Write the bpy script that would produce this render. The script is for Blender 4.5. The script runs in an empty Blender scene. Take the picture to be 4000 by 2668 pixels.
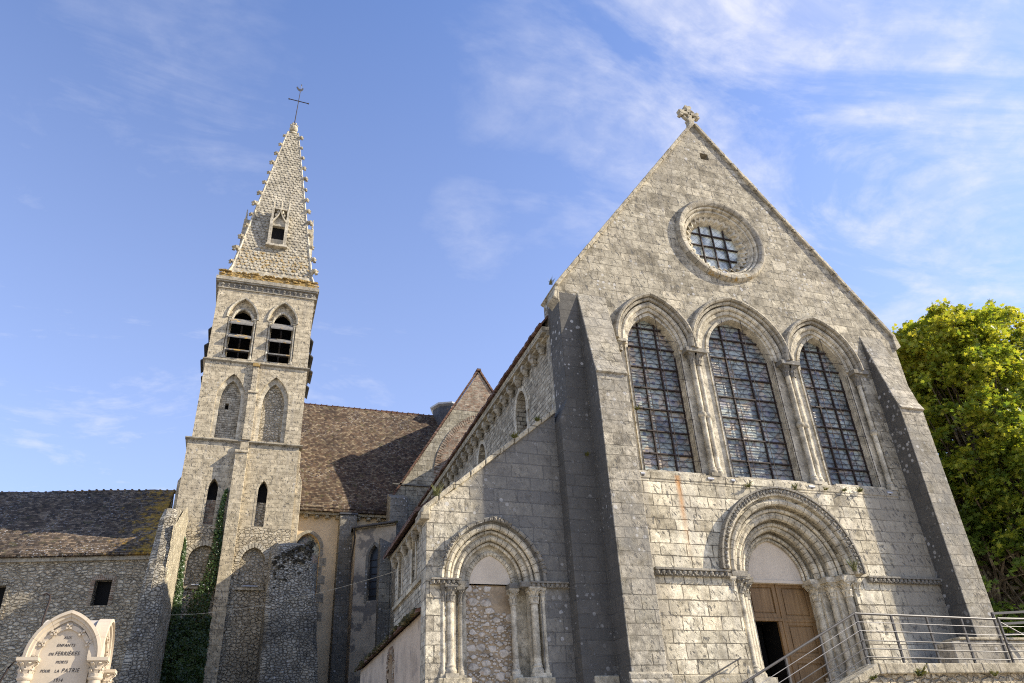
import bpy, bmesh, math, random
from mathutils import Vector, Matrix, noise as mnoise
from mathutils.geometry import tessellate_polygon
sc = bpy.context.scene
COL = sc.collection
rad = math.radians

# ------------------------------------------------------------------ camera
# z = 0 is the photographer's eye height, the square lies at z = -1.6; metres
yaw, pitch, roll = rad(20.0212), rad(30.5167), rad(3.1875)
fw = Vector((math.sin(yaw)*math.cos(pitch), math.cos(yaw)*math.cos(pitch), math.sin(pitch)))
rt = Vector((math.cos(yaw), -math.sin(yaw), 0)); dn = fw.cross(rt)
rt2 = rt*math.cos(roll) + dn*math.sin(roll); dn2 = -rt*math.sin(roll) + dn*math.cos(roll)
cam = bpy.data.cameras.new('camera'); camo = bpy.data.objects.new('camera', cam); COL.objects.link(camo)
cam.sensor_width = 36; cam.lens = 36*2996.036/4000; cam.clip_end = 5000; cam.clip_start = 0.05
up = -dn2
camo.matrix_world = Matrix(((rt2.x, up.x, -fw.x, 0), (rt2.y, up.y, -fw.y, 0), (rt2.z, up.z, -fw.z, 0), (0, 0, 0, 1)))
sc.camera = camo

# ------------------------------------------------------------------ light
SUN = Vector((1.0, -0.36, 0.70)).normalized()          # towards the sun
EXPOSURE = 1.0
sc.cycles.filter_width = 1.1; sc.cycles.use_denoising = False
sc.view_settings.view_transform = 'Standard'; sc.view_settings.look = 'None'
sc.view_settings.exposure = EXPOSURE; sc.view_settings.gamma = 1
sl = bpy.data.lights.new('sun', 'SUN'); sl.energy = 4.7; sl.angle = rad(0.53); sl.color = (1.0, 0.90, 0.74)
so = bpy.data.objects.new('sun', sl); COL.objects.link(so); so.location = (60, -30, 60)
so.rotation_euler = SUN.to_track_quat('Z', 'Y').to_euler()

# ------------------------------------------------------------------ node helpers
class NT:
    def __init__(s, tree): s.t = tree; s.t.nodes.clear()
    def n(s, typ, ins=None, out=0, **props):
        nd = s.t.nodes.new(typ)
        for k, v in props.items(): setattr(nd, k, v)
        for k, v in (ins or {}).items(): s.put(nd.inputs[k], v)
        return nd if out is None else nd.outputs[out]
    def put(s, sock, v):
        if isinstance(v, bpy.types.NodeSocket): s.t.links.new(v, sock)
        else:
            if sock.type == 'RGBA' and len(v) == 3: v = (*v, 1)
            sock.default_value = v
    def m(s, op, a, b=0.0, c=None, clamp=False):
        ins = {0: a, 1: b}
        if c is not None: ins[2] = c
        return s.n('ShaderNodeMath', ins, operation=op, use_clamp=clamp)
    def mix(s, f, a, b, mode='MIX'):
        return s.n('ShaderNodeMixRGB', {'Fac': f, 'Color1': a, 'Color2': b}, blend_type=mode)
    def rng(s, v, a, b, c=0.0, d=1.0):
        return s.n('ShaderNodeMapRange', {0: v, 1: a, 2: b, 3: c, 4: d}, clamp=True)
    def ramp(s, f, stops):
        nd = s.n('ShaderNodeValToRGB', {'Fac': f}, out=None); r = nd.color_ramp
        while len(r.elements) < len(stops): r.elements.new(0.5)
        for e, (p, c) in zip(r.elements, stops): e.position = p; e.color = (*c, 1)
        return nd.outputs[0]
    def noise(s, vec, scale, detail=4, rough=0.55, dist=0.0, out=0):
        return s.n('ShaderNodeTexNoise', {'Vector': vec, 'Scale': scale, 'Detail': detail, 'Roughness': rough, 'Distortion': dist}, out=out)
    def comb(s, x, y, z): return s.n('ShaderNodeCombineXYZ', {0: x, 1: y, 2: z})
    def sep(s, v):
        nd = s.n('ShaderNodeSeparateXYZ', {0: v}, out=None); return nd.outputs[0], nd.outputs[1], nd.outputs[2]

def newmat(name):
    m = bpy.data.materials.new(name); m.use_nodes = True
    return m, NT(m.node_tree)
def finish(nt, col, rough=0.85, bump=None, bstr=0.6, bdist=0.03, **extra):
    ins = {'Base Color': col, 'Roughness': rough}
    if bump is not None:
        ins['Normal'] = nt.n('ShaderNodeBump', {'Height': bump, 'Strength': bstr, 'Distance': bdist})
    ins.update(extra)
    if 'Specular IOR Level' not in ins: ins['Specular IOR Level'] = 0.25
    b = nt.n('ShaderNodeBsdfPrincipled', ins)
    nt.n('ShaderNodeOutputMaterial', {'Surface': b}, out=None)

def mul(c, k): return tuple(x*k for x in c)

def stone(name, tones, mortar, bw=.5, bh=.3, msize=.010, crust=.0, crustcol=(.09, .09, .095), tc=.6, lift=1.1, mott=.5, jd=1.0, pits=.5, white=.0,
          orange=.0, streak=.25, bstr=.8, bdist=.035, regions=(), rust=None, orange_at=(), joint_dark=1.0, cell=False, stretch=1.5):
    """masonry: coursed blocks (brick texture) or rubble (voronoi cells); stains and painted shade are shapes in world space"""
    warm = lambda c, k=lift: (c[0]*k, c[1]*.96*k, c[2]*.85*k)
    tones = [warm(c) for c in tones]; mortar = warm(mortar); crustcol = warm(crustcol, 1.12)
    m, nt = newmat(name)
    pos = nt.n('ShaderNodeNewGeometry', out=None).outputs['Position']
    x, y, z = nt.sep(pos)
    u = nt.m('ADD', x, y)
    wob = nt.noise(pos, 1.7, 2)
    wob2 = nt.m('MULTIPLY', nt.m('SUBTRACT', wob, .5), .07)
    if not cell:
        zc = nt.noise(nt.comb(3.7, 1.1, z), 1.25, 1)
        zz = nt.m('ADD', nt.m('ADD', z, nt.m('MULTIPLY', zc, .38)), nt.m('MULTIPLY', wob2, .5))
        uu = nt.m('ADD', u, wob2)
        fine = nt.noise(pos, 9, 3)
        br = nt.n('ShaderNodeTexBrick', {'Vector': nt.comb(uu, zz, 0.0), 'Color1': (0, 0, 0), 'Color2': (1, 1, 1), 'Mortar': (.5, .5, .5),
              'Scale': 1.0, 'Mortar Size': nt.rng(fine, .3, .7, msize*.45, msize*1.9), 'Mortar Smooth': .25, 'Bias': 0.0,
              'Brick Width': bw, 'Row Height': bh}, out=None, offset=.42, squash=1.4, squash_frequency=3)
        t, mort = br.outputs['Color'], br.outputs['Fac']
        t = nt.m('ADD', t, 0.0)
    else:
        warp = nt.noise(pos, 1.6/bw*.3, 4, .7, out=1)
        wv = nt.n('ShaderNodeVectorMath', {0: nt.comb(u, nt.m('MULTIPLY', z, stretch), 0.0), 1: nt.n('ShaderNodeVectorMath', {0: warp, 'Scale': bw*1.9}, operation='SCALE')}, operation='ADD')
        v1 = nt.n('ShaderNodeTexVoronoi', {'Vector': wv, 'Scale': 1/bw, 'Randomness': .9}, out=None, voronoi_dimensions='2D')
        v2 = nt.n('ShaderNodeTexVoronoi', {'Vector': wv, 'Scale': 1/bw, 'Randomness': .9}, out=None, voronoi_dimensions='2D', feature='DISTANCE_TO_EDGE')
        t = nt.sep(v1.outputs['Color'])[0]
        fine = nt.noise(pos, 7, 3)
        mort = nt.rng(nt.m('SUBTRACT', v2.outputs['Distance'], nt.rng(fine, .35, .68, -.01, .11)), msize*.0/bw, msize*1.2/bw, 1.0, 0.0)
    col = nt.ramp(t, [(i/(len(tones)-1), c) for i, c in enumerate(tones)])
    big = nt.noise(pos, .45, 5, .6)
    med = nt.noise(pos, 3.2, 6, .65)
    gr = nt.noise(pos, 38, 3, .7)
    if not cell:
        t2 = nt.m('FRACT', nt.m('MULTIPLY', t, 7.31))
        col = nt.mix(1.0, col, nt.ramp(t2, [(.0, (.70, .69, .67)), (.25, (.93, .93, .93)), (.75, (1.02, 1.02, 1.02)), (.95, (1.22, 1.21, 1.19))]), 'MULTIPLY') if tc >= 1 else nt.mix(tc, col, nt.mix(1.0, col, nt.ramp(t2, [(.0, (.70, .69, .67)), (.25, (.93, .93, .93)), (.75, (1.02, 1.02, 1.02)), (.95, (1.22, 1.21, 1.19))]), 'MULTIPLY'))
    col = nt.mix(1.0, col, nt.ramp(med, [(.34, (.56, .55, .53)), (.52, (1, 1, 1)), (.68, (1.2, 1.2, 1.19))]), 'MULTIPLY')
    col = nt.mix(1.0, col, nt.ramp(gr, [(.32, (.66, .66, .66)), (.58, (1.1, 1.1, 1.1))]), 'MULTIPLY')
    mo = nt.noise(pos, 7.0, 8, .78)
    col = nt.mix(mott, col, nt.mix(1.0, col, nt.ramp(mo, [(.36, (.42, .41, .39)), (.47, (.86, .86, .85)), (.54, (1.08, 1.08, 1.07)), (.66, (1.5, 1.5, 1.48))]), 'MULTIPLY'))
    col = nt.mix(nt.m('MULTIPLY', mott, .6), col, nt.mix(1.0, col, nt.ramp(nt.noise(pos, .8, 4, .6), [(.34, (.66, .655, .64)), (.48, (.98, .98, .98)), (.64, (1.22, 1.21, 1.19))]), 'MULTIPLY'))
    # vertical rain streaks
    st = nt.noise(nt.comb(nt.m('MULTIPLY', u, 3.2), nt.m('MULTIPLY', z, .22), 0.0), 1.0, 5, .6)
    col = nt.mix(nt.m('MULTIPLY', nt.rng(st, .5, .72), streak), col, mul((.55, .52, .47), .6), 'MIX')
    jn = nt.rng(nt.noise(pos, 2.1, 3), .40, .60)
    col = nt.mix(nt.m('MULTIPLY', mort, .9*jd), col, nt.mix(jn, mul(mortar, .62 if cell else .28), mul(mortar, 1.15)))
    # black crust, by noise and by regions of stain and painted shade
    cr = nt.m('ADD', nt.m('MULTIPLY', big, .55), nt.m('MULTIPLY', med, .45))
    lvl = crust
    for (ax, a, b, amt) in regions:
        s_ = {'x': x, 'y': y, 'z': z}[ax]
        lvl = nt.m('ADD', lvl, nt.rng(s_, a, b, 0.0, amt))
    thr = nt.m('SUBTRACT', .78, nt.m('MULTIPLY', lvl, .52))
    cm = nt.rng(nt.m('SUBTRACT', cr, thr), -.06, .10)
    cm = nt.m('MULTIPLY', cm, nt.rng(t, 0, 1, .74, .95))
    col = nt.mix(cm, col, crustcol)
    # pits in the stone
    pv = nt.n('ShaderNodeVectorMath', {0: nt.comb(nt.m('ADD', u, nt.m('MULTIPLY', z, .35)), nt.m('MULTIPLY', z, .55), 0.0), 1: (1, 1, 1)}, operation='MULTIPLY')
    pn = nt.noise(pv, 9.5, 3, .62)
    pk = nt.m('MULTIPLY', nt.rng(pn, .565, .615), nt.rng(nt.noise(pos, 1.5, 3), .38, .52))
    col = nt.mix(nt.m('MULTIPLY', pk, .80*pits), col, mul((.10, .095, .085), 1.0))
    if white > 0:
        vo = nt.n('ShaderNodeTexVoronoi', {'Vector': pos, 'Scale': 5.5}, out=None)
        vr = nt.sep(vo.outputs['Color'])[0]
        sp = nt.m('MULTIPLY', nt.rng(nt.m('SUBTRACT', nt.m('MULTIPLY', vr, .34), vo.outputs['Distance']), -.02, .04), nt.rng(nt.noise(pos, .9, 4), .45, .6))
        sp2 = nt.rng(nt.noise(pos, 13, 4, .7), .62, .68)
        sp = nt.m('MAXIMUM', sp, nt.m('MULTIPLY', sp2, nt.rng(nt.noise(pos, .6, 3), .45, .62)))
        col = nt.mix(nt.m('MULTIPLY', sp, white), col, (.52, .51, .48))
    if orange > 0 or orange_at:
        on = nt.noise(pos, 4.5, 7, .7)
        lv = orange
        for (ax, a, b, amt) in orange_at:
            s_ = {'x': x, 'y': y, 'z': z}[ax]
            pk2 = nt.m('MULTIPLY', nt.rng(s_, a, a+(b-a)*.5), nt.rng(s_, a+(b-a)*.5, b, 1.0, 0.0))
            lv = nt.m('ADD', lv, nt.m('MULTIPLY', pk2, amt))
        om = nt.rng(nt.m('SUBTRACT', on, nt.m('SUBTRACT', .80, nt.m('MULTIPLY', lv, .42))), -.02, .06)
        col = nt.mix(nt.m('MULTIPLY', om, .85), col, nt.mix(gr, (.17, .11, .035), (.42, .26, .055)))
    if rust:
        x0, z0, z1 = rust
        dx = nt.m('ABSOLUTE', nt.m('SUBTRACT', nt.m('ADD', x, nt.m('MULTIPLY', wob2, 1.4)), x0))
        rm = nt.m('MULTIPLY', nt.rng(dx, .01, .12, 1.0, 0.0), nt.m('MULTIPLY', nt.rng(z, z0, z1, .0, 1.0), nt.rng(z, z1, z1+.05, 1.0, 0.0)))
        col = nt.mix(nt.m('MULTIPLY', rm, nt.rng(med, .3, .6, .3, .95)), col, (.45, .20, .05))
    h = nt.m('ADD', nt.m('MULTIPLY', t, .25), nt.m('MULTIPLY', mort, -.62 if not cell else -1.0))
    h = nt.m('ADD', h, nt.m('MULTIPLY', med, .55))
    h = nt.m('ADD', h, nt.m('MULTIPLY', gr, .16)); h = nt.m('ADD', h, nt.m('MULTIPLY', mo, .45*mott))
    h = nt.m('SUBTRACT', h, nt.m('MULTIPLY', pk, .45*pits))
    if cell: h = nt.m('ADD', h, nt.m('MULTIPLY', nt.rng(v2.outputs['Distance'], 0, .16), .45))
    finish(nt, col, .9, h, bstr, bdist)
    return m

def plain(name, c, rough=.8, var=.18, scale=3, bump=.2, metal=0.0, fine=24, spots=None):
    m, nt = newmat(name)
    pos = nt.n('ShaderNodeNewGeometry', out=None).outputs['Position']
    a = nt.noise(pos, scale, 6, .65); b = nt.noise(pos, fine, 4, .7)
    col = nt.mix(1.0, c, nt.ramp(a, [(.28, (1-2*var,)*3), (.55, (1, 1, 1)), (.78, (1+var*.6,)*3)]), 'MULTIPLY')
    col = nt.mix(1.0, col, nt.ramp(b, [(.3, (1-var,)*3), (.6, (1.03,)*3)]), 'MULTIPLY')
    if spots:
        sc_, th, c2, am = spots
        col = nt.mix(nt.m('MULTIPLY', nt.rng(nt.noise(pos, sc_, 5, .65), th, th+.06), am), col, c2)
    finish(nt, col, rough, nt.m('ADD', nt.m('MULTIPLY', a, .6), nt.m('MULTIPLY', b, .35)), bump, .02, **{'Metallic': metal})
    return m

def tiles(name, tones, row=.15, wid=.19, k=1.18, lich=0.3, orange=(), ax='x', moss=.2):
    m, nt = newmat(name)
    pos = nt.n('ShaderNodeNewGeometry', out=None).outputs['Position']
    x, y, z = nt.sep(pos)
    u = x if ax == 'x' else y
    wob = nt.m('MULTIPLY', nt.m('SUBTRACT', nt.noise(pos, 1.1, 2), .5), .10)
    v = nt.m('ADD', nt.m('MULTIPLY', z, k), wob)
    br = nt.n('ShaderNodeTexBrick', {'Vector': nt.comb(u, v, 0.0), 'Color1': (0, 0, 0), 'Color2': (1, 1, 1), 'Mortar': (.3, .3, .3), 'Scale': 1.0,
            'Mortar Size': .012, 'Mortar Smooth': .3, 'Brick Width': wid, 'Row Height': row}, out=None)
    t = nt.m('ADD', br.outputs['Color'], 0.0)
    col = nt.ramp(t, [(i/(len(tones)-1), c) for i, c in enumerate(tones)])
    big = nt.noise(pos, .5, 5, .62); med = nt.noise(pos, 2.3, 5, .7)
    col = nt.mix(1.0, col, nt.ramp(big, [(.3, (.6, .6, .62)), (.6, (1.1, 1.08, 1.05))]), 'MULTIPLY')
    col = nt.mix(1.0, col, nt.ramp(med, [(.3, (.6, .58, .58)), (.6, (1.1, 1.1, 1.1))]), 'MULTIPLY')
    # row shadow gap
    saw = nt.m('FRACT', nt.m('DIVIDE', v, row))
    col = nt.mix(nt.rng(saw, .0, .22, .75, 0.0), col, (.02, .016, .014))
    w = nt.noise(nt.comb(u, nt.m('MULTIPLY', v, 1.6), 0.0), 7, 2)
    wl = nt.m('MULTIPLY', nt.rng(w, .60, .66), nt.rng(nt.noise(pos, .55, 3), .42, .62))
    col = nt.mix(nt.m('MULTIPLY', wl, lich), col, (.46, .45, .43))
    ms = nt.m('MULTIPLY', nt.rng(nt.noise(pos, 3.3, 5), .58, .68), moss)
    col = nt.mix(ms, col, (.07, .07, .02))
    for (ax2, a, b, amt) in orange:
        s_ = {'x': x, 'y': y, 'z': z}[ax2]
        pk2 = nt.rng(s_, a, b)
        om = nt.rng(nt.m('ADD', nt.noise(pos, 2.6, 6, .7), nt.m('MULTIPLY', pk2, amt)), .74, .90)
        col = nt.mix(nt.m('MULTIPLY', om, .9), col, nt.mix(nt.noise(pos, 9, 3), (.18, .10, .02), (.62, .36, .03)))
    h = nt.m('ADD', nt.m('MULTIPLY', saw, -.8), nt.m('ADD', nt.m('MULTIPLY', t, .5), nt.m('MULTIPLY', br.outputs['Fac'], -.5)))
    finish(nt, col, .9, h, .9, .035)
    return m

# ------------------------------------------------------------------ sky with thin cloud
w = bpy.data.worlds.new('World'); sc.world = w; w.use_nodes = True
nt = NT(w.node_tree)
az = math.atan2(SUN.x, SUN.y)
sky = nt.n('ShaderNodeTexSky', sky_type='NISHITA', sun_disc=False, sun_elevation=math.asin(SUN.z), sun_rotation=az,
           altitude=100, air_density=1.0, dust_density=0.55, ozone_density=2.2)
dirv = nt.n('ShaderNodeTexCoord', out=None).outputs['Generated']
dx, dy, dz = nt.sep(dirv)
den = nt.m('ADD', nt.m('MAXIMUM', dz, 0.0), .18)
pv = nt.comb(nt.m('DIVIDE', dx, den), nt.m('DIVIDE', dy, den), 0.0)
rotv = nt.n('ShaderNodeMapping', {'Vector': pv, 'Rotation': (0, 0, rad(35)), 'Scale': (1.0, 2.1, 1)})
c1 = nt.noise(rotv, 1.9, 9, .62, .9); c2 = nt.noise(rotv, 9.0, 7, .66, .5)
c3 = nt.noise(pv, .9, 3, .5)
def lobe(v, lo, hi):
    v = Vector(v).normalized()
    d = nt.n('ShaderNodeVectorMath', {0: nt.n('ShaderNodeVectorMath', {0: dirv}, operation='NORMALIZE'), 1: tuple(v)}, out=1, operation='DOT_PRODUCT')
    return nt.rng(d, lo, hi)
def pix(px, py):    # a compass direction in the sky
    return rt2*((px-2000)/2996.036) + dn2*((py-1334)/2996.036) + fw
c4 = nt.noise(pv, 15, 5, .6, .3)
msk = 0.0
for (px, py, lo, hi, a) in ((3350, 220, .90, .99, 1.0), (2350, 260, .975, .998, .45), (3900, 1000, .965, .998, .85), (2850, 650, .97, .999, .36), (3850, 60, .94, .995, .6),
                            (330, 1720, .955, .998, .62), (1850, 900, .9955, .9999, .34), (650, 400, .978, .9995, .34), (60, 1050, .978, .9995, .45), (1350, 1480, .982, .9995, .40), (2180, 760, .993, .9998, .28)):
    msk = nt.m('MAXIMUM', msk, nt.m('MULTIPLY', lobe(pix(px, py), lo, hi), a))
veil = nt.m('MULTIPLY', nt.rng(c1, .40, .70), .62)
mott = nt.m('MULTIPLY', nt.m('MULTIPLY', nt.rng(nt.m('ADD', nt.m('MULTIPLY', c4, .55), nt.m('MULTIPLY', c2, .45)), .44, .66), nt.rng(c1, .36, .56)), .42)
cf = nt.m('MULTIPLY', msk, nt.m('ADD', nt.m('ADD', veil, mott), nt.m('MULTIPLY', nt.rng(c3, .35, .65), .10)))
cf = nt.m('MINIMUM', cf, .85)
haze = nt.rng(dz, .05, .85, .36, 0.0)
cf = nt.m('MAXIMUM', cf, haze)
skyc = nt.mix(1.0, sky, (.89, .93, 1.15), 'MULTIPLY')
skyc = nt.mix(cf, skyc, (3.7, 3.75, 4.2))
SKY = 0.128
bg = nt.n('ShaderNodeBackground', {'Color': skyc, 'Strength': SKY})
nt.n('ShaderNodeOutputWorld', {'Surface': bg}, out=None)

# ------------------------------------------------------------------ materials
CREAM = [(.30, .27, .22), (.40, .37, .305), (.46, .43, .365), (.36, .33, .28)]
M = {}
M['facade'] = stone('facade_stone', [(.28, .258, .215), (.335, .31, .26), (.375, .35, .295), (.31, .285, .24)], (.24, .215, .17), bw=.60, bh=.33, msize=.010, mott=.72, jd=1.0, tc=.9,
                    crust=.30, crustcol=(.175, .168, .155), pits=1.0, white=.65, orange=.05, regions=(('z', 17.5, 21.5, .16),))
M['facade_low'] = stone('facade_low_stone', [(.42, .385, .315), (.55, .515, .43), (.60, .565, .48), (.47, .43, .345), (.57, .53, .45)], (.16, .14, .11), bw=.58, bh=.36, msize=.013,
                    crust=.26, crustcol=(.22, .205, .18), tc=1.0, mott=.6, pits=1.0, white=.0, orange=.03, streak=.45, rust=(11.3, 5.0, 7.52), regions=(('x', 17.2, 19.4, 1.0), ('x', 10.8, 9.9, .4)))  # towards the right buttress its cast shadow is painted in with the crust
M['buttress'] = stone('buttress_stone', [(.30, .28, .245), (.365, .34, .295), (.40, .375, .33), (.32, .30, .255)], (.22, .20, .165), bw=.55, bh=.33, mott=.9,
                    crust=.52, crustcol=(.15, .147, .142), pits=.8, white=.5, orange=.04, regions=(('z', 4, 0, .0),))
M['shadowed'] = stone('shadowed_crust_stone', [(.17, .16, .15), (.22, .21, .195), (.25, .24, .22)], (.20, .19, .17), bw=.6, bh=.33,
                    crust=.9, crustcol=(.066, .066, .067), pits=.6, white=.6, orange=.02)  # black crust colour darkened further to hold the shade of these corners
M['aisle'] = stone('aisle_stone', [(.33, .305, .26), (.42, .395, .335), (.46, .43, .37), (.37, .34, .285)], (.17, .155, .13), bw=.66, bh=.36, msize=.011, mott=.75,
                    crust=.22, crustcol=(.11, .111, .115), pits=.7, white=.55, orange=.05, regions=(('x', 4.6, 6.6, 1.05),))  # to the right, dark crust and the left buttress's shadow share this colour
M['mould'] = stone('moulding_stone', [(.44, .41, .35), (.50, .47, .405), (.40, .37, .31)], (.3, .28, .23), bw=.5, bh=.5, msize=.0,
                    crust=.15, crustcol=(.17, .165, .155), pits=.45, white=.15, orange=.03, bstr=.45, streak=.3)
M['hood'] = stone('hood_stone', [(.30, .275, .23), (.36, .335, .285), (.28, .26, .22)], (.25, .23, .19), bw=.5, bh=.5, msize=.0,
                    crust=.42, crustcol=(.16, .155, .15), pits=.6, white=.35, orange=.10, bstr=.55)
M['hood_lichen'] = stone('lichened_hood_stone', [(.30, .275, .23), (.36, .335, .285), (.28, .26, .22)], (.25, .23, .19), bw=.5, bh=.5, msize=.0,
                    crust=.42, crustcol=(.16, .155, .15), pits=.6, white=.35, orange=.06, bstr=.55, orange_at=(('z', 14.2, 15.7, .56), ('z', 13.5, 14.6, .5)))
M['frieze'] = stone('frieze_stone', [(.27, .25, .22), (.33, .31, .27)], (.2, .2, .2), bw=.6, bh=.6, msize=0, crust=.6, crustcol=(.11, .11, .11), pits=.5, white=.3, bstr=.8)
M['coping'] = stone('coping_stone', [(.34, .31, .25), (.42, .385, .31), (.37, .335, .27)], (.16, .14, .11), bw=.8, bh=.9, msize=.012, crust=.32, crustcol=(.14, .135, .125), pits=.6, white=.5, orange=.22)
M['nave'] = stone('nave_rubble', [(.26, .235, .19), (.36, .335, .285), (.42, .395, .34), (.30, .27, .225)], (.23, .20, .155), bw=.26, bh=.145, msize=.012, crust=.15, pits=.5, white=.2, streak=.2, bstr=1.0)
M['tower'] = stone('tower_stone', [(.38, .335, .26), (.44, .39, .305), (.475, .425, .335), (.40, .355, .275)], (.36, .32, .25), bw=.52, bh=.27, msize=.007, crust=.14, crustcol=(.27, .24, .195), tc=.22, mott=.4, jd=.5,
                   pits=1.0, white=.35, orange=.16, bstr=.9, regions=(('z', 16, 10, .15),))
M['tower_rubble'] = stone('tower_rubble', [(.35, .31, .245), (.44, .395, .315), (.51, .465, .385), (.39, .345, .275)], (.36, .315, .245), bw=.25, msize=.014, crust=.18, crustcol=(.12, .115, .105),
                   pits=.5, white=.35, orange=.10, bstr=1.0, bdist=.07, cell=True, regions=(('z', 9.5, 7, .35),))
M['ruin'] = stone('ruin_rubble', [(.30, .28, .24), (.40, .375, .325), (.50, .475, .42), (.34, .315, .27)], (.28, .25, .205), bw=.19, msize=.016, crust=.16, crustcol=(.075, .073, .068),
                   pits=.5, white=.6, orange=.05, bstr=1.0, bdist=.08, cell=True, orange_at=(('z', 12.5, 16.0, .45),), regions=(('z', 10.0, 7.6, .48),))  # lower part blackened: crust and shade are both put into the tone
M['monastery'] = stone('monastery_rubble', [(.37, .325, .25), (.45, .405, .325), (.54, .495, .41), (.40, .355, .275), (.48, .405, .30)], (.40, .345, .265), bw=.24, msize=.035, crust=.16, crustcol=(.10, .095, .085),
                   pits=.5, white=.25, orange=.06, bstr=1.0, bdist=.07, cell=True)
M['render'] = stone('lime_render', [(.36, .33, .27), (.44, .41, .34), (.40, .36, .28)], (.36, .33, .26), bw=.2, msize=.02, crust=.12, crustcol=(.16, .15, .13), pits=.6, white=.2, orange=.10, bstr=.7, bdist=.04, cell=True, orange_at=(('z', 10.5, 15, .4),))
M['fill'] = stone('fill_rubble', [(.36, .32, .25), (.44, .40, .33), (.49, .45, .38), (.40, .355, .28)], (.38, .335, .26), bw=.23, msize=.03, crust=.02, pits=.3, white=.1, bstr=1.0, bdist=.05, cell=True, stretch=1.3)
M['brick'] = stone('old_brick', [(.20, .13, .095), (.25, .165, .12), (.26, .21, .17), (.33, .285, .235)], (.31, .28, .23), bw=.30, bh=.10, msize=.014, crust=.18, crustcol=(.14, .12, .10), pits=.2, white=.25, bstr=.6, bdist=.02)
M['gable_stone'] = stone('gable_stone', [(.25, .23, .185), (.32, .295, .24), (.36, .335, .275)], (.21, .19, .15), bw=.55, bh=.34, msize=.016, crust=.30, crustcol=(.13, .125, .115), pits=.5, white=.3, orange=.12)
M['far_dark'] = stone('crossing_stone', [(.20, .19, .17), (.27, .255, .225), (.30, .285, .25)], (.17, .16, .14), bw=.6, bh=.36, msize=.01, crust=.62, crustcol=(.085, .084, .083), pits=.4, white=.75, orange=.12)
M['mortar'] = plain('earth_mortar', (.37, .285, .185), .95, .22, 3, .5, fine=20, spots=(1.6, .56, (.28, .23, .165), .7))
M['fieldstone'] = plain('pale_fieldstone', (.55, .49, .40), .9, .30, 6, .5, fine=26, spots=(3.2, .60, (.36, .24, .15), .7))
M['plaster'] = plain('ochre_plaster', (.70, .545, .34), .9, .10, 1.3, .15, spots=(.9, .64, (.45, .36, .24), .6))
M['plaster_grey'] = plain('grey_plaster', (.44, .37, .27), .9, .2, 1.0, .2, spots=(1.1, .5, (.15, .135, .115), .9))
M['plaster_low'] = plain('low_plaster', (.46, .37, .27), .9, .16, 1.5, .3, spots=(2.2, .56, (.27, .22, .17), .8))
M['tymp'] = plain('tympanum_plaster', (.58, .50, .39), .85, .10, 1.6, .15, fine=40, spots=(1.9, .60, (.40, .345, .27), .55))
M['roof'] = tiles('brown_tiles', [(.040, .027, .019), (.082, .052, .032), (.115, .077, .046), (.21, .165, .105), (.055, .037, .026)], row=.15, wid=.19, k=1.16, lich=.55, moss=.5)
M['roof_left'] = tiles('lichened_tiles', [(.036, .027, .018), (.075, .054, .035), (.125, .09, .056), (.24, .18, .115), (.05, .037, .025)], row=.17, wid=.21, k=1.42, lich=.9, moss=.5, orange=(('x', -9.2, -5.0, .33),))
M['roof_nave'] = tiles('nave_tiles', [(.09, .045, .03), (.15, .08, .05), (.20, .13, .09)], row=.16, wid=.19, k=1.2, ax='y', lich=.4)
M['slate'] = plain('slate', (.075, .078, .085), .55, .25, 4, .3, spots=(2.4, .62, (.45, .26, .05), .6))
M['board'] = plain('louvre_board', (.20, .19, .17), .8, .3, 5, .3, spots=(1.7, .56, (.50, .30, .06), .8))
M['wood_dark'] = plain('old_timber', (.06, .05, .04), .8, .3, 6, .2)
M['scale'] = stone('spire_scale_stone', [(.29, .27, .225), (.36, .335, .285), (.395, .37, .315), (.32, .295, .25)], (.35, .33, .29), bw=.28, bh=.3, msize=0, crust=.12, crustcol=(.2, .19, .17), pits=.5, white=.3, orange=.30, bstr=.4, orange_at=(('z', 29.6, 35.5, .38),))
M['lichen_ledge'] = stone('lichened_ledge', [(.34, .31, .25), (.40, .37, .30)], (.2, .18, .14), bw=.5, bh=.3, msize=.005, crust=.2, pits=.5, white=.2, orange=.95, bstr=.8)
M['iron'] = plain('rusty_iron', (.045, .032, .027), .7, .3, 9, .1)
M['steel'] = plain('painted_steel', (.075, .07, .065), .5, .12, 8, .05)
M['steel_light'] = plain('bright_steel_rod', (.30, .285, .265), .45, .12, 8, .05)
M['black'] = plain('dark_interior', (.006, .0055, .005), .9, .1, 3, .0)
M['lamp'] = plain('grey_lamp_housing', (.42, .43, .45), .4, .1, 6, .05, metal=.3)
M['memorial'] = plain('memorial_limestone', (.47, .40, .30), .8, .07, 2.2, .12, fine=30, spots=(5, .66, (.42, .36, .28), .5))
M['memorial_top'] = plain('weathered_limestone', (.46, .41, .34), .85, .12, 3, .3, fine=30, spots=(16, .57, (.10, .095, .09), .85))
M['letter'] = plain('letter_paint', (.035, .03, .028), .7, .1, 5, 0)
M['ground'] = plain('paving', (.50, .44, .35), .9, .15, .8, .3)
M['bark'] = plain('plane_bark', (.13, .105, .075), .9, .35, 3, .6, spots=(1.8, .55, (.28, .25, .18), .8))
M['bird'] = plain('weathercock_metal', (.12, .11, .10), .5, .1, 5, .1, metal=.5)

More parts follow.
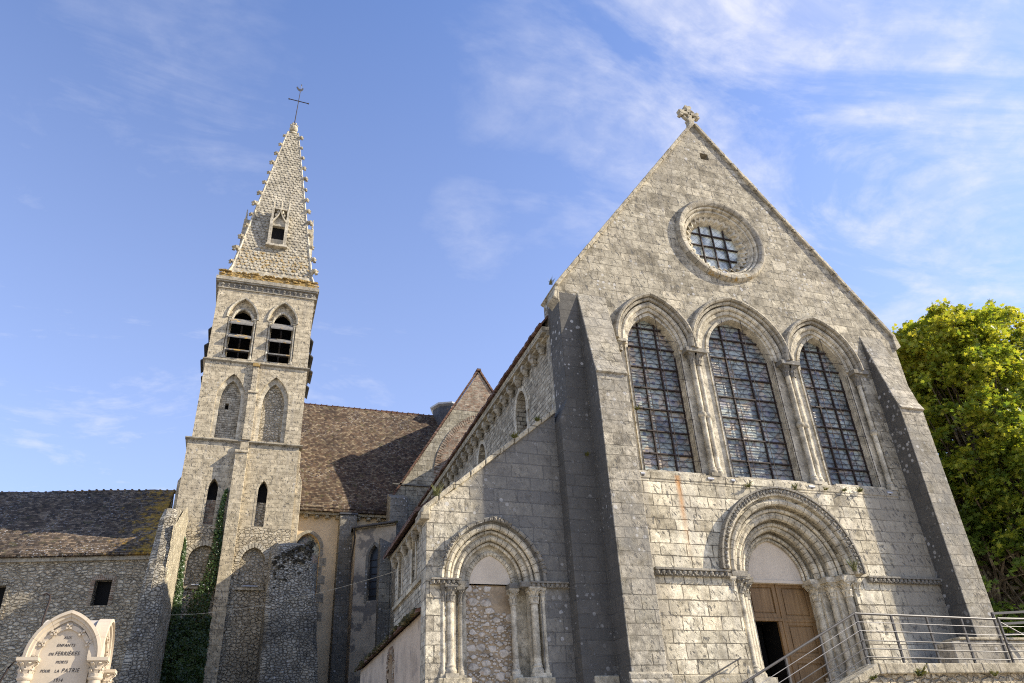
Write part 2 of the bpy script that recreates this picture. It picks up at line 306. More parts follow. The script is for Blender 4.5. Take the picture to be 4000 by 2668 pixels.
def glassmat(name, kind):
    m, nt = newmat(name)
    pos = nt.n('ShaderNodeNewGeometry', out=None).outputs['Position']
    x, y, z = nt.sep(pos)
    v = nt.comb(x, z, 0.0)
    if kind == 'stained':
        # circles and quarries of a leaded window
        fx = nt.m('SUBTRACT', nt.m('FRACT', nt.m('MULTIPLY', x, 1.72)), .5); fz = nt.m('SUBTRACT', nt.m('FRACT', nt.m('MULTIPLY', z, 1.72)), .5)
        r = nt.m('SQRT', nt.m('ADD', nt.m('MULTIPLY', fx, fx), nt.m('MULTIPLY', fz, fz)))
        vo = nt.n('ShaderNodeTexVoronoi', {'Vector': v, 'Scale': 5.0}, out=None, voronoi_dimensions='2D')
        ve = nt.n('ShaderNodeTexVoronoi', {'Vector': v, 'Scale': 5.0}, out=None, voronoi_dimensions='2D', feature='DISTANCE_TO_EDGE')
        ring = nt.rng(nt.m('ABSOLUTE', nt.m('SUBTRACT', r, .42)), .0, .05, 1.0, 0.0)
        dia = nt.rng(nt.m('ABSOLUTE', nt.m('SUBTRACT', nt.m('ADD', nt.m('ABSOLUTE', fx), nt.m('ABSOLUTE', fz)), .5)), .0, .05, 1.0, 0.0)
        dot = nt.rng(r, .09, .12, 1.0, 0.0)
        col = nt.ramp(nt.sep(vo.outputs['Color'])[0], [(0, (.18, .205, .19)), (.35, (.30, .325, .295)), (.6, (.22, .25, .245)), (.8, (.33, .27, .20)), (1, (.19, .195, .23))])
        col = nt.mix(nt.m('MULTIPLY', dot, .7), col, (.05, .06, .12))
        lead = nt.m('MAXIMUM', nt.m('MAXIMUM', ring, dia), nt.rng(ve.outputs['Distance'], .0, .035, .7, 0.0))
        big = nt.noise(pos, .9, 3)
        col = nt.mix(1.0, col, nt.ramp(big, [(.35, (.45, .48, .55)), (.62, (1.45, 1.45, 1.4))]), 'MULTIPLY')
        col = nt.mix(nt.m('MULTIPLY', lead, .75), col, (.02, .02, .022))
        finish(nt, col, .34, nt.m('ADD', nt.noise(pos, 6, 2), nt.m('MULTIPLY', lead, .5)), .25, .02, **{'Specular IOR Level': .32})
    else:
        a = nt.m('FRACT', nt.m('MULTIPLY', nt.m('ADD', x, z), 4.6)); b = nt.m('FRACT', nt.m('MULTIPLY', nt.m('SUBTRACT', x, z), 4.6))
        lead = nt.m('MAXIMUM', nt.rng(nt.m('ABSOLUTE', nt.m('SUBTRACT', a, .5)), .0, .07, 1.0, 0.0), nt.rng(nt.m('ABSOLUTE', nt.m('SUBTRACT', b, .5)), .0, .07, 1.0, 0.0))
        col = nt.ramp(nt.noise(pos, 2.2, 3), [(.36, (.17, .19, .175)), (.56, (.62, .65, .56))])
        col = nt.mix(nt.m('MULTIPLY', lead, .8), col, (.03, .03, .03))
        finish(nt, col, .18, nt.noise(pos, 7, 2), .2, .02, **{'Specular IOR Level': .8})
    return m
M['stained'] = glassmat('stained_glass', 'stained'); M['quarry'] = glassmat('quarry_glass', 'q')

M['dim'] = plain('dim_glass', (.03, .032, .035), .3, .2, 3, .1)
def woodmat():
    m, nt = newmat('oak_door')
    pos = nt.n('ShaderNodeNewGeometry', out=None).outputs['Position']
    x, y, z = nt.sep(pos)
    g = nt.noise(nt.comb(nt.m('MULTIPLY', x, 14), nt.m('MULTIPLY', z, .7), y), 1.0, 6, .65)
    b = nt.noise(pos, 1.1, 4)
    col = nt.ramp(g, [(.3, (.15, .088, .036)), (.5, (.21, .13, .058)), (.72, (.26, .17, .085))])
    col = nt.mix(1.0, col, nt.ramp(b, [(.3, (.75, .75, .78)), (.65, (1.12, 1.1, 1.05))]), 'MULTIPLY')
    finish(nt, col, .6, g, .2, .01)
    return m
M['wood'] = woodmat()

def leafmat(name, stops, trans=.5, rough=.5, ztop=False):
    m, nt = newmat(name)
    rnd = nt.n('ShaderNodeNewGeometry', out=None)
    pos = rnd.outputs['Position']
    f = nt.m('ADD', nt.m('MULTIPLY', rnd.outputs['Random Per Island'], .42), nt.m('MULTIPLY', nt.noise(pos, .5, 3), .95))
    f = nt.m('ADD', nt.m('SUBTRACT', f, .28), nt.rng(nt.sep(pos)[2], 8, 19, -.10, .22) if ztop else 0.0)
    col = nt.ramp(f, stops)
    p = nt.n('ShaderNodeBsdfPrincipled', {'Base Color': col, 'Roughness': rough, 'Specular IOR Level': .35})
    t = nt.n('ShaderNodeBsdfTranslucent', {'Color': nt.mix(1.0, col, (1.5, 1.35, .6), 'MULTIPLY')})
    s = nt.n('ShaderNodeMixShader', {0: trans, 1: p, 2: t})
    nt.n('ShaderNodeOutputMaterial', {'Surface': s}, out=None)
    return m
M['leaf'] = leafmat('plane_leaf', [(.05, (.075, .14, .03)), (.32, (.15, .22, .035)), (.55, (.28, .32, .04)), (.8, (.40, .40, .06)), (1, (.44, .38, .07))], ztop=True)
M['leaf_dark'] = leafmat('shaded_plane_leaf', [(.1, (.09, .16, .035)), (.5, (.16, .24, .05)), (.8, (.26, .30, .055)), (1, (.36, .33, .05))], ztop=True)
M['ivy'] = leafmat('ivy_leaf', [(.1, (.022, .042, .013)), (.5, (.045, .08, .02)), (.85, (.10, .14, .035)), (1, (.19, .19, .05))], .2, .35)
M['weed'] = leafmat('weed_leaf', [(.1, (.06, .085, .02)), (.5, (.13, .13, .04)), (1, (.32, .25, .11))], .3, .6)
M['ruin_moss'] = plain('dry_wall_moss', (.055, .046, .03), .95, .35, 5, .8, spots=(3, .52, (.13, .115, .075), .8))
M['moss'] = plain('roof_moss', (.055, .05, .018), .95, .35, 6, .8, spots=(3, .55, (.14, .11, .05), .8))

# ------------------------------------------------------------------ mesh helpers
class MB:
    def __init__(s): s.v = []; s.f = []
    def add(s, vs, fs):
        o = len(s.v); s.v += [tuple(v) for v in vs]; s.f += [tuple(i+o for i in f) for f in fs]; return s
    def box(s, x0, x1, y0, y1, z0, z1):
        return s.add([(x0, y0, z0), (x1, y0, z0), (x1, y1, z0), (x0, y1, z0), (x0, y0, z1), (x1, y0, z1), (x1, y1, z1), (x0, y1, z1)],
              [(0, 3, 2, 1), (4, 5, 6, 7), (0, 1, 5, 4), (1, 2, 6, 5), (2, 3, 7, 6), (3, 0, 4, 7)])
    def ext(s, poly, a, b, fn):
        n = len(poly)
        return s.add([fn(p, a) for p in poly] + [fn(p, b) for p in poly],
              [tuple(range(n)), tuple(range(2*n-1, n-1, -1))] + [(i, (i+1) % n, n+(i+1) % n, n+i) for i in range(n)])
    def py(s, poly, y0, y1): return s.ext(poly, y0, y1, lambda p, w: (p[0], w, p[1]))     # xz outline pushed along y
    def px(s, poly, x0, x1): return s.ext(poly, x0, x1, lambda p, w: (w, p[0], p[1]))     # yz outline pushed along x
    def pz(s, poly, z0, z1): return s.ext(poly, z0, z1, lambda p, w: (p[0], p[1], w))
    def plate(s, outer, holes, w, fn, depths=()):
        loops = [[Vector((p[0], p[1], 0)) for p in l] for l in [outer]+list(holes)]
        tris = tessellate_polygon(loops); flat = [p for l in loops for p in l]
        s.add([fn((p.x, p.y), w) for p in flat], tris)
        for h, d in zip(holes, depths):
            if d: s.reveal(h, w, w+d, fn)
        return s
    def reveal(s, loop, a, b, fn):
        n = len(loop)
        return s.add([fn(p, a) for p in loop]+[fn(p, b) for p in loop], [(i, (i+1) % n, n+(i+1) % n, n+i) for i in range(n)])
    def lathe(s, prof, cx, cy, n=14, a0=0, a1=2*math.pi):
        full = abs(a1-a0-2*math.pi) < 1e-6; k = n if full else n+1
        vs = []; fs = []
        for (r, z) in prof:
            for i in range(k):
                a = a0+(a1-a0)*i/n; vs.append((cx+r*math.cos(a), cy+r*math.sin(a), z))
        for j in range(len(prof)-1):
            for i in range(n):
                i2 = (i+1) % k; fs.append((j*k+i, j*k+i2, (j+1)*k+i2, (j+1)*k+i))
        return s.add(vs, fs)
    def tube(s, pts, r, n=8, cap=True):
        pts = [Vector(p) for p in pts]; rs = r if isinstance(r, (list, tuple)) else [r]*len(pts)
        vs = []; fs = []
        for i, p in enumerate(pts):
            t = (pts[min(i+1, len(pts)-1)]-pts[max(i-1, 0)]).normalized()
            a = t.cross(Vector((0, 0, 1)) if abs(t.z) < .9 else Vector((1, 0, 0))).normalized(); b = t.cross(a)
            for k in range(n):
                an = 2*math.pi*k/n; q = p+(a*math.cos(an)+b*math.sin(an))*rs[i]; vs.append(tuple(q))
        for i in range(len(pts)-1):
            for k in range(n): fs.append((i*n+k, i*n+(k+1) % n, (i+1)*n+(k+1) % n, (i+1)*n+k))
        if cap: fs += [tuple(range(n)), tuple(range((len(pts)-1)*n, len(pts)*n))]
        return s.add(vs, fs)
    def blob(s, c, r, seed=0, amp=.2, n=6):
        rn = random.Random(seed); vs = []; fs = []
        rr = r if isinstance(r, tuple) else (r, r, r)
        for j in range(n+1):
            th = math.pi*j/n
            for i in range(n*2):
                ph = math.pi*i/n; k = 1+rn.uniform(-amp, amp)
                vs.append((c[0]+rr[0]*k*math.sin(th)*math.cos(ph), c[1]+rr[1]*k*math.sin(th)*math.sin(ph), c[2]+rr[2]*k*math.cos(th)))
        for j in range(n):
            for i in range(2*n): fs.append((j*2*n+i, j*2*n+(i+1) % (2*n), (j+1)*2*n+(i+1) % (2*n), (j+1)*2*n+i))
        return s.add(vs, fs)

XZ = lambda p, w: (p[0], w, p[1])
YZ = lambda p, w: (w, p[0], p[1])

def link(name, mb, mat, parent=None, smooth=False, bevel=0.0):
    me = bpy.data.meshes.new(name)
    base = Vector((0, 0, 0))
    q = parent
    while q is not None: base += Vector(q.location); q = q.parent
    me.from_pydata([tuple(Vector(v)-base) for v in mb.v], [], mb.f); me.validate()
    bm = bmesh.new(); bm.from_mesh(me); bmesh.ops.recalc_face_normals(bm, faces=bm.faces); bm.to_mesh(me); bm.free()
    me.materials.append(mat)
    if smooth:
        for p in me.polygons: p.use_smooth = True
        try: me.set_sharp_from_angle(angle=rad(40))
        except Exception: pass
    o = bpy.data.objects.new(name, me); COL.objects.link(o)
    if parent is not None: o.parent = parent
    if bevel:
        md = o.modifiers.new('bevel', 'BEVEL'); md.width = bevel; md.segments = 2; md.limit_method = 'ANGLE'; md.angle_limit = rad(35)
    return o
def tag(o, label, cat, group=None, kind=None):
    o['label'] = label; o['category'] = cat
    if group: o['group'] = group
    if kind: o['kind'] = kind
    return o
def thing(name, loc, label, cat, group=None):
    o = bpy.data.objects.new(name, None); o.location = loc; o.empty_display_size = .3; COL.objects.link(o)
    return tag(o, label, cat, group)
def copy_tree(o, parent=None):
    c = o.copy(); COL.objects.link(c)
    if parent is not None: c.parent = parent
    for ch in list(o.children): copy_tree(ch, c)
    return c
def structure(name, mb, mat):
    o = link(name, mb, mat); o['kind'] = 'structure'; return o

# pointed arches ---------------------------------------------------
class Arch:
    def __init__(s, xl, xr, zs, za):
        s.xl, s.xr, s.zs, s.za = xl, xr, zs, za
        s.h = (xr-xl)/2; s.cx = (xl+xr)/2; s.r = za-zs
        s.R = (s.h**2+s.r**2)/(2*s.h)
    def pt(s, t, o=0.0):         # t 0..2 from the left springer over the apex to the right
        side = 0 if t <= 1 else 1
        tt = t if side == 0 else 2-t
        ph = math.acos(max(-1, min(1, (s.R-s.h)/(s.R+o))))*tt
        d = (s.R+o)*math.cos(ph); zz = s.zs+(s.R+o)*math.sin(ph)
        return (s.xl+s.R-d, zz) if side == 0 else (s.xr-s.R+d, zz)
    def poly(s, n=12, o=0.0): return [s.pt(2*i/(2*n), o) for i in range(2*n+1)]
    def hole(s, z0, n=12, o=0.0):
        p = s.poly(n, o); return [(p[0][0], z0)]+p+[(p[-1][0], z0)]
def ring(mb, A, prof, n=12, vous=0, gap=.02, jit=.0, seed=1, fn=XZ):
    """mouldings run along an arch; cut into voussoirs when vous > 0"""
    rn = random.Random(seed); k = len(prof)
    def seg(t0, t1, m, dj):
        vs = []; fs = []
        for i in range(m+1):
            t = t0+(t1-t0)*i/m
            for (o, y) in prof: vs.append(fn(A.pt(t, o+dj), y))
        for i in range(m):
            for j in range(k): fs.append((i*k+j, i*k+(j+1) % k, (i+1)*k+(j+1) % k, (i+1)*k+j))
        fs += [tuple(range(k)), tuple(range(m*k, (m+1)*k))]
        mb.add(vs, fs)
    if not vous: seg(0, 1, n, 0); seg(1, 2, n, 0)
    else:
        for side in (0, 1):
            cuts = [0]+[i/vous+rn.uniform(-.12, .12)/vous for i in range(1, vous)]+[1]
            for a, b in zip(cuts, cuts[1:]):
                g = gap/ (A.R+.3)
                seg(side+a+g*.5, side+b-g*.5, max(2, n//vous+1), rn.uniform(-jit, jit))
    return mb
def roll(o, y, r, n=8, a0=0, a1=360):
    return [(o+r*math.cos(rad(a0+(a1-a0)*i/n)), y+r*math.sin(rad(a0+(a1-a0)*i/n))) for i in range(n)]

def capital(mb, cx, cy, z0, z1, r, seed=0, out=1.75):
    """bell with two rows of curled leaves and a square abacus"""
    rn = random.Random(seed); h = z1-z0; hb = h*.80
    mb.lathe([(r*1.22, z0-.02), (r*1.25, z0+.02), (r*1.02, z0+.04), (r*1.02, z0+hb*.3), (r*1.12, z0+hb*.6), (r*1.45, z0+hb*.9), (r*1.55, z0+hb)], cx, cy, 12)
    for row, (za, zb, ro) in enumerate(((.05, .5, 1.35), (.42, .95, out))):
        for k in range(8):
            a = (k+.5*row)*math.pi/4+rn.uniform(-.1, .1); w_ = r*.36
            ca, sa = math.cos(a), math.sin(a); vs = []
            for (rr, zz, ww, th) in ((1.0, za, .9, .12), (1.15, za+(zb-za)*.55, 1.1, .14), (ro, zb, .85, .16), (ro+.10, zb-.10, .45, .12)):
                for sgn in (-1, 1):
                    for dd in (0, th):
                        R_ = r*(rr+dd); vs.append((cx+R_*ca-sgn*w_*ww*sa*.9, cy+R_*sa+sgn*w_*ww*ca*.9, z0+hb*zz))
            fs = []
            for i in range(3):
                b = i*4
                fs += [(b, b+1, b+5, b+4), (b+1, b+3, b+7, b+5), (b+3, b+2, b+6, b+7), (b+2, b, b+4, b+6)]
            fs += [(0, 2, 3, 1), (12, 13, 15, 14)]
            mb.add(vs, fs)
    q = r*1.75
    mb.box(cx-q*.92, cx+q*.92, cy-q*.92, cy+q*.92, z0+hb, z0+hb+h*.07)
    mb.box(cx-q, cx+q, cy-q, cy+q, z0+hb+h*.07, z1)
def column(mb, cx, cy, z0, z1, r, ringz=None, seed=0):
    prof = [(r*1.55, z0-.02), (r*1.6, z0+.04), (r*1.45, z0+.08), (r*1.2, z0+.11), (r*1.32, z0+.15), (r*1.05, z0+.19), (r, z0+.22)]
    if ringz: prof += [(r, ringz-.09), (r*1.35, ringz-.06), (r*1.5, ringz), (r*1.35, ringz+.06), (r, ringz+.09)]
    prof += [(r*.98, z1)]
    mb.lathe(prof, cx, cy, 14)
    mb.box(cx-r*1.65, cx+r*1.65, cy-r*1.65, cy+r*1.65, z0-.12, z0-.02)
def frieze(mb, x0, x1, y, z0, z1, seed=0, step=.15, proj=.13):
    """string course carved with a row of leaves"""
    rn = random.Random(seed); h = z1-z0
    mb.box(x0, x1, y-proj, y+.02, z1-h*.28, z1)
    mb.box(x0, x1, y-proj*.45, y+.02, z0, z1-h*.28)
    n = max(1, int((x1-x0)/step))
    for i in range(n):
        xx = x0+(i+.5)*(x1-x0)/n
        mb.blob((xx+rn.uniform(-.01, .01), y-proj*.62, z0+h*.42), (step*.40, proj*.36, h*.36), seed+i, .28, 4)
        mb.blob((xx+step*.5, y-proj*.7, z0+h*.12), (step*.22, proj*.22, h*.16), seed+i+99, .25, 3)

# ================================================================== GROUND AND TERRACE
G0 = -1.6
g = MB(); S = 600; g.add([(-S, -S, G0), (S, -S, G0), (S, S, G0), (-S, S, G0)], [(0, 1, 2, 3)])
structure('ground', g, M['ground'])
g = MB(); g.box(13.25, 24.0, 14.75, 19.0, G0+.004, 1.9)
structure('terrace', g, M['ground'])
g = MB()
for i in range(20):
    g.box(13.25-.39*(i+1), 13.25-.39*i, 14.75, 17.2, G0+.004, 1.9-.172*(i+1))
structure('stairs', g, M['coping'])

# ================================================================== THE CHURCH
church = thing('abbey_church', (14.6, 18.0, G0), 'old grey stone abbey church with a steep west gable, round window and three lancets', 'church')
CX = 14.62
# ---- west wall
wL, wR, zk, za = 8.15, 21.10, 13.5, 22.32
def gx(z): return (wL+(CX-wL)*(z-zk)/(za-zk), wR-(wR-CX)*(z-zk)/(za-zk))
A1 = Arch(10.02, 12.66, 11.86, 13.62); A2 = Arch(12.66, 16.22, 11.9, 13.95); A3 = Arch(16.22, 19.1, 11.86, 13.68)
recess = [(10.02, 7.62)]+A1.poly(10)+A2.poly(12)[1:]+A3.poly(10)[1:]+[(19.1, 7.62)]
PORT = Arch(12.58, 16.46, 4.93, 6.95)
RC = (14.65, 16.6)
def circ(r, n=48, c=RC): return [(c[0]+r*math.cos(2*math.pi*i/n), c[1]+r*math.sin(2*math.pi*i/n)) for i in range(n)]
rosehole = circ(1.5)
sq = [(14.64, 20.55), (15.0, 20.55), (15.0, 20.87), (14.64, 20.87)]
ZD = 7.45
upper = [(wL, ZD), (wR, ZD), (wR, zk), (CX, za), (wL, zk)]
f = MB(); f.plate(upper, [recess, rosehole, sq], 18.0, XZ, (.25, 0, .3))
f.add([XZ(p, 18.3) for p in sq], [(0, 1, 2, 3)])
f.plate([(p[0], p[1]) for p in upper], [circ(1.3)], 19.2, XZ)
f.reveal(upper, 18.0, 19.2, XZ)
fac = link('facade_wall', f, M['facade'], church)
f = MB(); f.plate([(wL, G0), (12.58, G0)]+PORT.poly(14)+[(16.46, G0), (wR, G0), (wR, ZD), (wL, ZD)], [], 18.0, XZ)
f.reveal([(12.58, 1.9)]+PORT.poly(14)+[(16.46, 1.9)], 18.0, 18.3, XZ)
f.add([XZ(p, 19.2) for p in [(wL, G0), (13.4, G0), (13.4, ZD), (wL, ZD)]], [(0, 1, 2, 3)]); f.add([XZ(p, 19.2) for p in [(15.9, G0), (wR, G0), (wR, ZD), (15.9, ZD)]], [(0, 1, 2, 3)])
f.add([XZ(p, 19.2) for p in [(13.4, 6.3), (15.9, 6.3), (15.9, ZD), (13.4, ZD)]], [(0, 1, 2, 3)])
f.reveal([(wL, G0), (wR, G0), (wR, ZD), (wL, ZD)], 18.0, 19.2, XZ)
link('facade_base', f, M['facade_low'], church)
# moulded plinth
for (a, b, y) in ((9.78, 12.35, 18.0), (8.15, 8.79, 18.0), (16.75, 19.58, 18.0)):
    f = MB(); f.py([(a, 2.1), (b, 2.1), (b, 2.32), (a, 2.32)], y-.07, y+.02); f.py([(a, G0), (b, G0), (b, 2.1), (a, 2.1)], y-.12, y+.02); link('plinth', f, M['coping'], church, bevel=.03)

# pale replacement slab
f = MB(); f.box(16.68, 17.24, 17.994, 18.05, 15.72, 16.1); link('inset_slab', f, M['mould'], church)
# ---- recess behind the lancets with its three openings
W = [(Arch(10.44, 12.25, 11.75, 13.05), 7.66), (Arch(13.38, 15.74, 11.95, 13.38), 7.66), (Arch(16.86, 18.70, 11.75, 13.16), 7.68)]
f = MB(); f.plate([(9.9, 7.5), (19.25, 7.5), (19.25, 14.3), (9.9, 14.3)], [a.hole(z0, 12) for a, z0 in W], 18.25, XZ, (.32,)*3)
link('window_recess', f, M['mould'], church)
f = MB(); f.py([(10.02, 7.40), (19.1, 7.40), (19.1, 7.62), (10.02, 7.62)], 17.98, 18.25)
link('sill_course', f, M['facade_low'], church, bevel=.02)
for i, (a, z0) in enumerate(W):
    s = MB()
    ring(s, a, [(0.0, 18.26), (0.0, 18.20), (.10, 18.20), (.10, 18.26)], 10, 7, .012, .004, i)
    for xx, sg in ((a.xl, -1), (a.xr, 1)):
        n = 8
        for k in range(n):
            za_, zb_ = z0+(a.zs-z0)*k/n+.006, z0+(a.zs-z0)*(k+1)/n-.006
            s.box(min(xx, xx+sg*.10), max(xx, xx+sg*.10), 18.20, 18.26, za_, zb_)
    s.box(a.xl-.02, a.xr+.02, 18.02, 18.56, z0-.1, z0+.02)
    win = link('lancet_window', s, M['mould'], church)
    gl = MB(); gp = a.hole(z0, 12); gl.add([XZ(p, 18.52) for p in gp], [tuple(range(len(gp)))])
    link('glass', gl, M['stained'], win)
    ir = MB(); wdt = a.xr-a.xl
    def half(z):      # width of the opening at height z
        if z <= a.zs: return a.h
        for k in range(60):
            p = a.pt(k/59)
            if p[1] >= z: return a.cx-p[0]
        return .05
    for q in (1/3, 2/3):
        xx = a.xl+wdt*q; ztop = max(a.pt(k/50*2)[1] for k in range(51) if abs(a.pt(k/50*2)[0]-xx) < .14)
        ir.box(xx-.02, xx+.02, 18.45, 18.51, z0, ztop)
    nb = 7; zb = [z0+.72*(k+1) for k in range(7)]
    for z in zb:
        hh = half(z); ir.box(a.cx-hh, a.cx+hh, 18.44, 18.505, z-.019, z+.019)
    z = z0
    while z < a.za-.12:
        hh = half(z); ir.box(a.cx-hh, a.cx+hh, 18.475, 18.495, z-.006, z+.006); z += .18
    for xx in (a.xl+.015, a.xr-.015): ir.box(xx-.015, xx+.015, 18.46, 18.51, z0, a.zs)
    link('ironwork', ir, M['iron'], win)
    gw = MB()
    for q in (.30, .62):
        xx = a.xl+wdt*q; ztop = max(a.pt(k/50*2)[1] for k in range(51) if abs(a.pt(k/50*2)[0]-xx) < .14)
        gw.tube([(xx, 18.16, z0+.03), (xx, 18.18, ztop+.06)], .010, 5)
    for k in range(4):
        zz = z0+.45+k*1.35; hh = half(zz); gw.tube([(a.cx-hh-.05, 18.17, zz), (a.cx+hh+.05, 18.17, zz)], .008, 5)
    for sg in (-1, 1): gw.tube([(a.cx+sg*(a.h+.02), 18.19, z0), (a.cx+sg*(a.h+.02), 18.19, a.zs)], .010, 5)
    link('guard_wire', gw, M['iron'], win)
# ---- hood mouldings and rolls over the lancets
for i, A in enumerate((A1, A2, A3)):
    s = MB()
    ring(s, A, [(.0, 18.02), (.0, 17.88), (.05, 17.84), (.11, 17.86), (.15, 17.93), (.17, 18.02)], 16, 9, .012, .005, 10+i)
    ring(s, A, [(-.10, 18.06), (-.10, 17.97), (-.02, 17.95), (.0, 18.06)], 16, 9, .010, .003, 20+i)
    link('hood_mould', s, M['hood_lichen' if i == 1 else 'hood'], church, True)
    s = MB(); ring(s, A, roll(-.20, 18.10, .085), 16, 9, .010, .004, 30+i)
    ring(s, A, [(-.40, 18.26), (-.40, 18.14), (-.29, 18.12), (-.26, 18.26)], 16, 9, .010, .003, 40+i)
    link('arch_roll', s, M['mould'], church, True)
# ---- paired columns between them
for i, (xx, pair) in enumerate(((12.70, 1), (16.25, 1), (19.02, 0))):
    c = MB()
    for k, ox in enumerate((-.11, .11) if pair else (0,)):
        column(c, xx+ox, 18.10 if k == 0 else 18.14, 7.74, 11.36, .078 if not pair else .085, 9.62, i)
    col = link('window_column', c, M['mould'], church, True)
    c = MB()
    for k, ox in enumerate((-.11, .11) if pair else (0,)): capital(c, xx+ox, 18.12, 11.36, 11.74, .085, i*3+k, 1.6)
    c.box(xx-(.36 if pair else .22), xx+(.36 if pair else .40), 17.90, 18.26, 11.74, 11.88)
    link('capital', c, M['frieze'], col)
c = MB(); capital(c, 10.1, 18.12, 11.55, 11.80, .07, 7, 1.5); c.box(9.98, 10.28, 17.95, 18.26, 11.80, 11.90)
link('corbel_capital', c, M['hood'], church)
# ---- round window
s = MB()
def cring(mb, prof, n=64, c=RC, seg=0, gap=.006):
    k = len(prof)
    cuts = [(0, n)] if not seg else [(n*i/seg, n*(i+1)/seg) for i in range(seg)]
    for (a, b) in cuts:
        m = max(2, int(b-a)); vs = []; fs = []
        g_ = 0 if not seg else gap
        for i in range(m+1):
            an = 2*math.pi*(a+g_+(b-a-2*g_)*i/m)/n
            for (r, y) in prof: vs.append((c[0]+r*math.cos(an), y, c[1]+r*math.sin(an)))
        for i in range(m):
            for j in range(k): fs.append((i*k+j, i*k+(j+1) % k, (i+1)*k+(j+1) % k, (i+1)*k+j))
        fs += [tuple(range(k)), tuple(range(m*k, (m+1)*k))]
        mb.add(vs, fs)
cring(s, [(1.50, 18.03), (1.52, 17.90), (1.60, 17.84), (1.70, 17.84), (1.78, 17.92), (1.79, 18.03)], 72, seg=24, gap=.05)
rose = link('rose_window', s, M['hood_lichen'], church, True)
s = MB()
cring(s, [(1.40, 18.12), (1.44, 17.97), (1.50, 17.96), (1.505, 18.14)], 72, seg=24, gap=.04)
cring(s, [(1.29, 18.16), (1.32, 18.06), (1.39, 18.05), (1.41, 18.2)], 72, seg=24, gap=.04)
cring(s, [(1.20, 18.30), (1.31, 18.13), (1.52, 18.13), (1.52, 18.45)], 72)
link('rim_moulding', s, M['mould'], rose, True)
s = MB(); nT = 30
for i in range(nT):
    a0 = 2*math.pi*i/nT; am = 2*math.pi*(i+.5)/nT; a1 = 2*math.pi*(i+1)/nT
    P = lambda r, a, y: (RC[0]+r*math.cos(a), y, RC[1]+r*math.sin(a))
    vs = []
    for (ra, rb, y) in ((1.10, 1.25, 18.22), (1.10, 1.25, 18.30), (1.00, 1.13, 18.24), (1.0, 1.0, 18.50)):
        vs += [P(ra, a0, y), P(rb, am, y), P(ra, a1, y)]
    vs = [P(1.11, a0, 18.20), P(1.25, am, 18.20), P(1.11, a1, 18.20), P(1.02, a0, 18.24), P(1.14, am, 18.24), P(1.02, a1, 18.24),
          P(1.11, a0, 18.34), P(1.25, am, 18.34), P(1.11, a1, 18.34), P(.97, a0, 18.48), P(.97, am, 18.48), P(.97, a1, 18.48)]
    s.add(vs, [(0, 1, 4, 3), (1, 2, 5, 4), (0, 6, 7, 1), (1, 7, 8, 2), (3, 4, 10, 9), (4, 5, 11, 10)])
cring(s, [(.97, 18.46), (1.03, 18.34), (1.28, 18.34), (1.28, 18.50)], 60)
link('chevron_ring', s, M['mould'], rose)
s = MB(); cp = circ(1.0, 40); s.add([XZ(p, 18.45) for p in cp], [tuple(range(40))]); link('glass', s, M['quarry'], rose)
s = MB()
for q in (-.5, 0, .5):
    hh = math.sqrt(.97**2-q*q)
    s.box(RC[0]+q-.021, RC[0]+q+.021, 18.36, 18.42, RC[1]-hh, RC[1]+hh); s.box(RC[0]-hh, RC[0]+hh, 18.38, 18.44, RC[1]+q-.02, RC[1]+q+.02)
link('ironwork', s, M['iron'], rose)
# ---- gable coping and cross
s = MB()
rn = random.Random(4)
for side in (0, 1):
    n = 15
    for k in range(n):
        a, b = k/n, (k+1)/n
        x0, z0 = (wL+(CX-wL)*a, zk+(za-zk)*a) if side == 0 else (wR+(CX-wR)*a, zk+(za-zk)*a)
        x1, z1 = (wL+(CX-wL)*b, zk+(za-zk)*b) if side == 0 else (wR+(CX-wR)*b, zk+(za-zk)*b)
        j = rn.uniform(-.012, .012); e = .006*(1 if side == 0 else -1)
        nx, nz = (-.806, .592) if side == 0 else (.806, .592)
        p = [(x0+e, z0), (x1-e, z1), (x1-e+nx*.13, z1+nz*.13), (x0+e+nx*.13, z0+nz*.13)]
        s.py(p, 17.90+j, 19.25)
s.py([(7.98, 13.12), (8.17, 12.9), (8.17, 13.5), (8.06, 13.52)], 17.95, 18.55); s.py([(21.08, 12.95), (21.33, 13.12), (21.22, 13.65), (21.08, 13.55)], 17.93, 19.2)
link('gable_coping', s, M['coping'], church, bevel=.02)
s = MB(); cz = 23.30; cxx = 14.80; cy = 18.35
s.py([(cxx-.17, 22.25), (cxx+.2, 22.25), (cxx+.13, 22.95), (cxx-.10, 22.95)], cy-.12, cy+.12)
for a in range(4):
    an = a*math.pi/2; c_, s_ = math.cos(an), math.sin(an)
    pl = [(-.09, .0), (-.08, .28), (-.17, .36), (-.12, .47), (0, .42), (.12, .47), (.17, .36), (.08, .28), (.09, 0)]
    s.py([(cxx+px_*c_-pz_*s_, cz+px_*s_+pz_*c_) for px_, pz_ in pl], cy-.11, cy+.11)
vs = []
cring(s, [(.24, cy-.07), (.33, cy-.07), (.33, cy+.07), (.24, cy+.07)], 24, (cxx, cz))
link('gable_cross', s, M['coping'], church, bevel=.015)
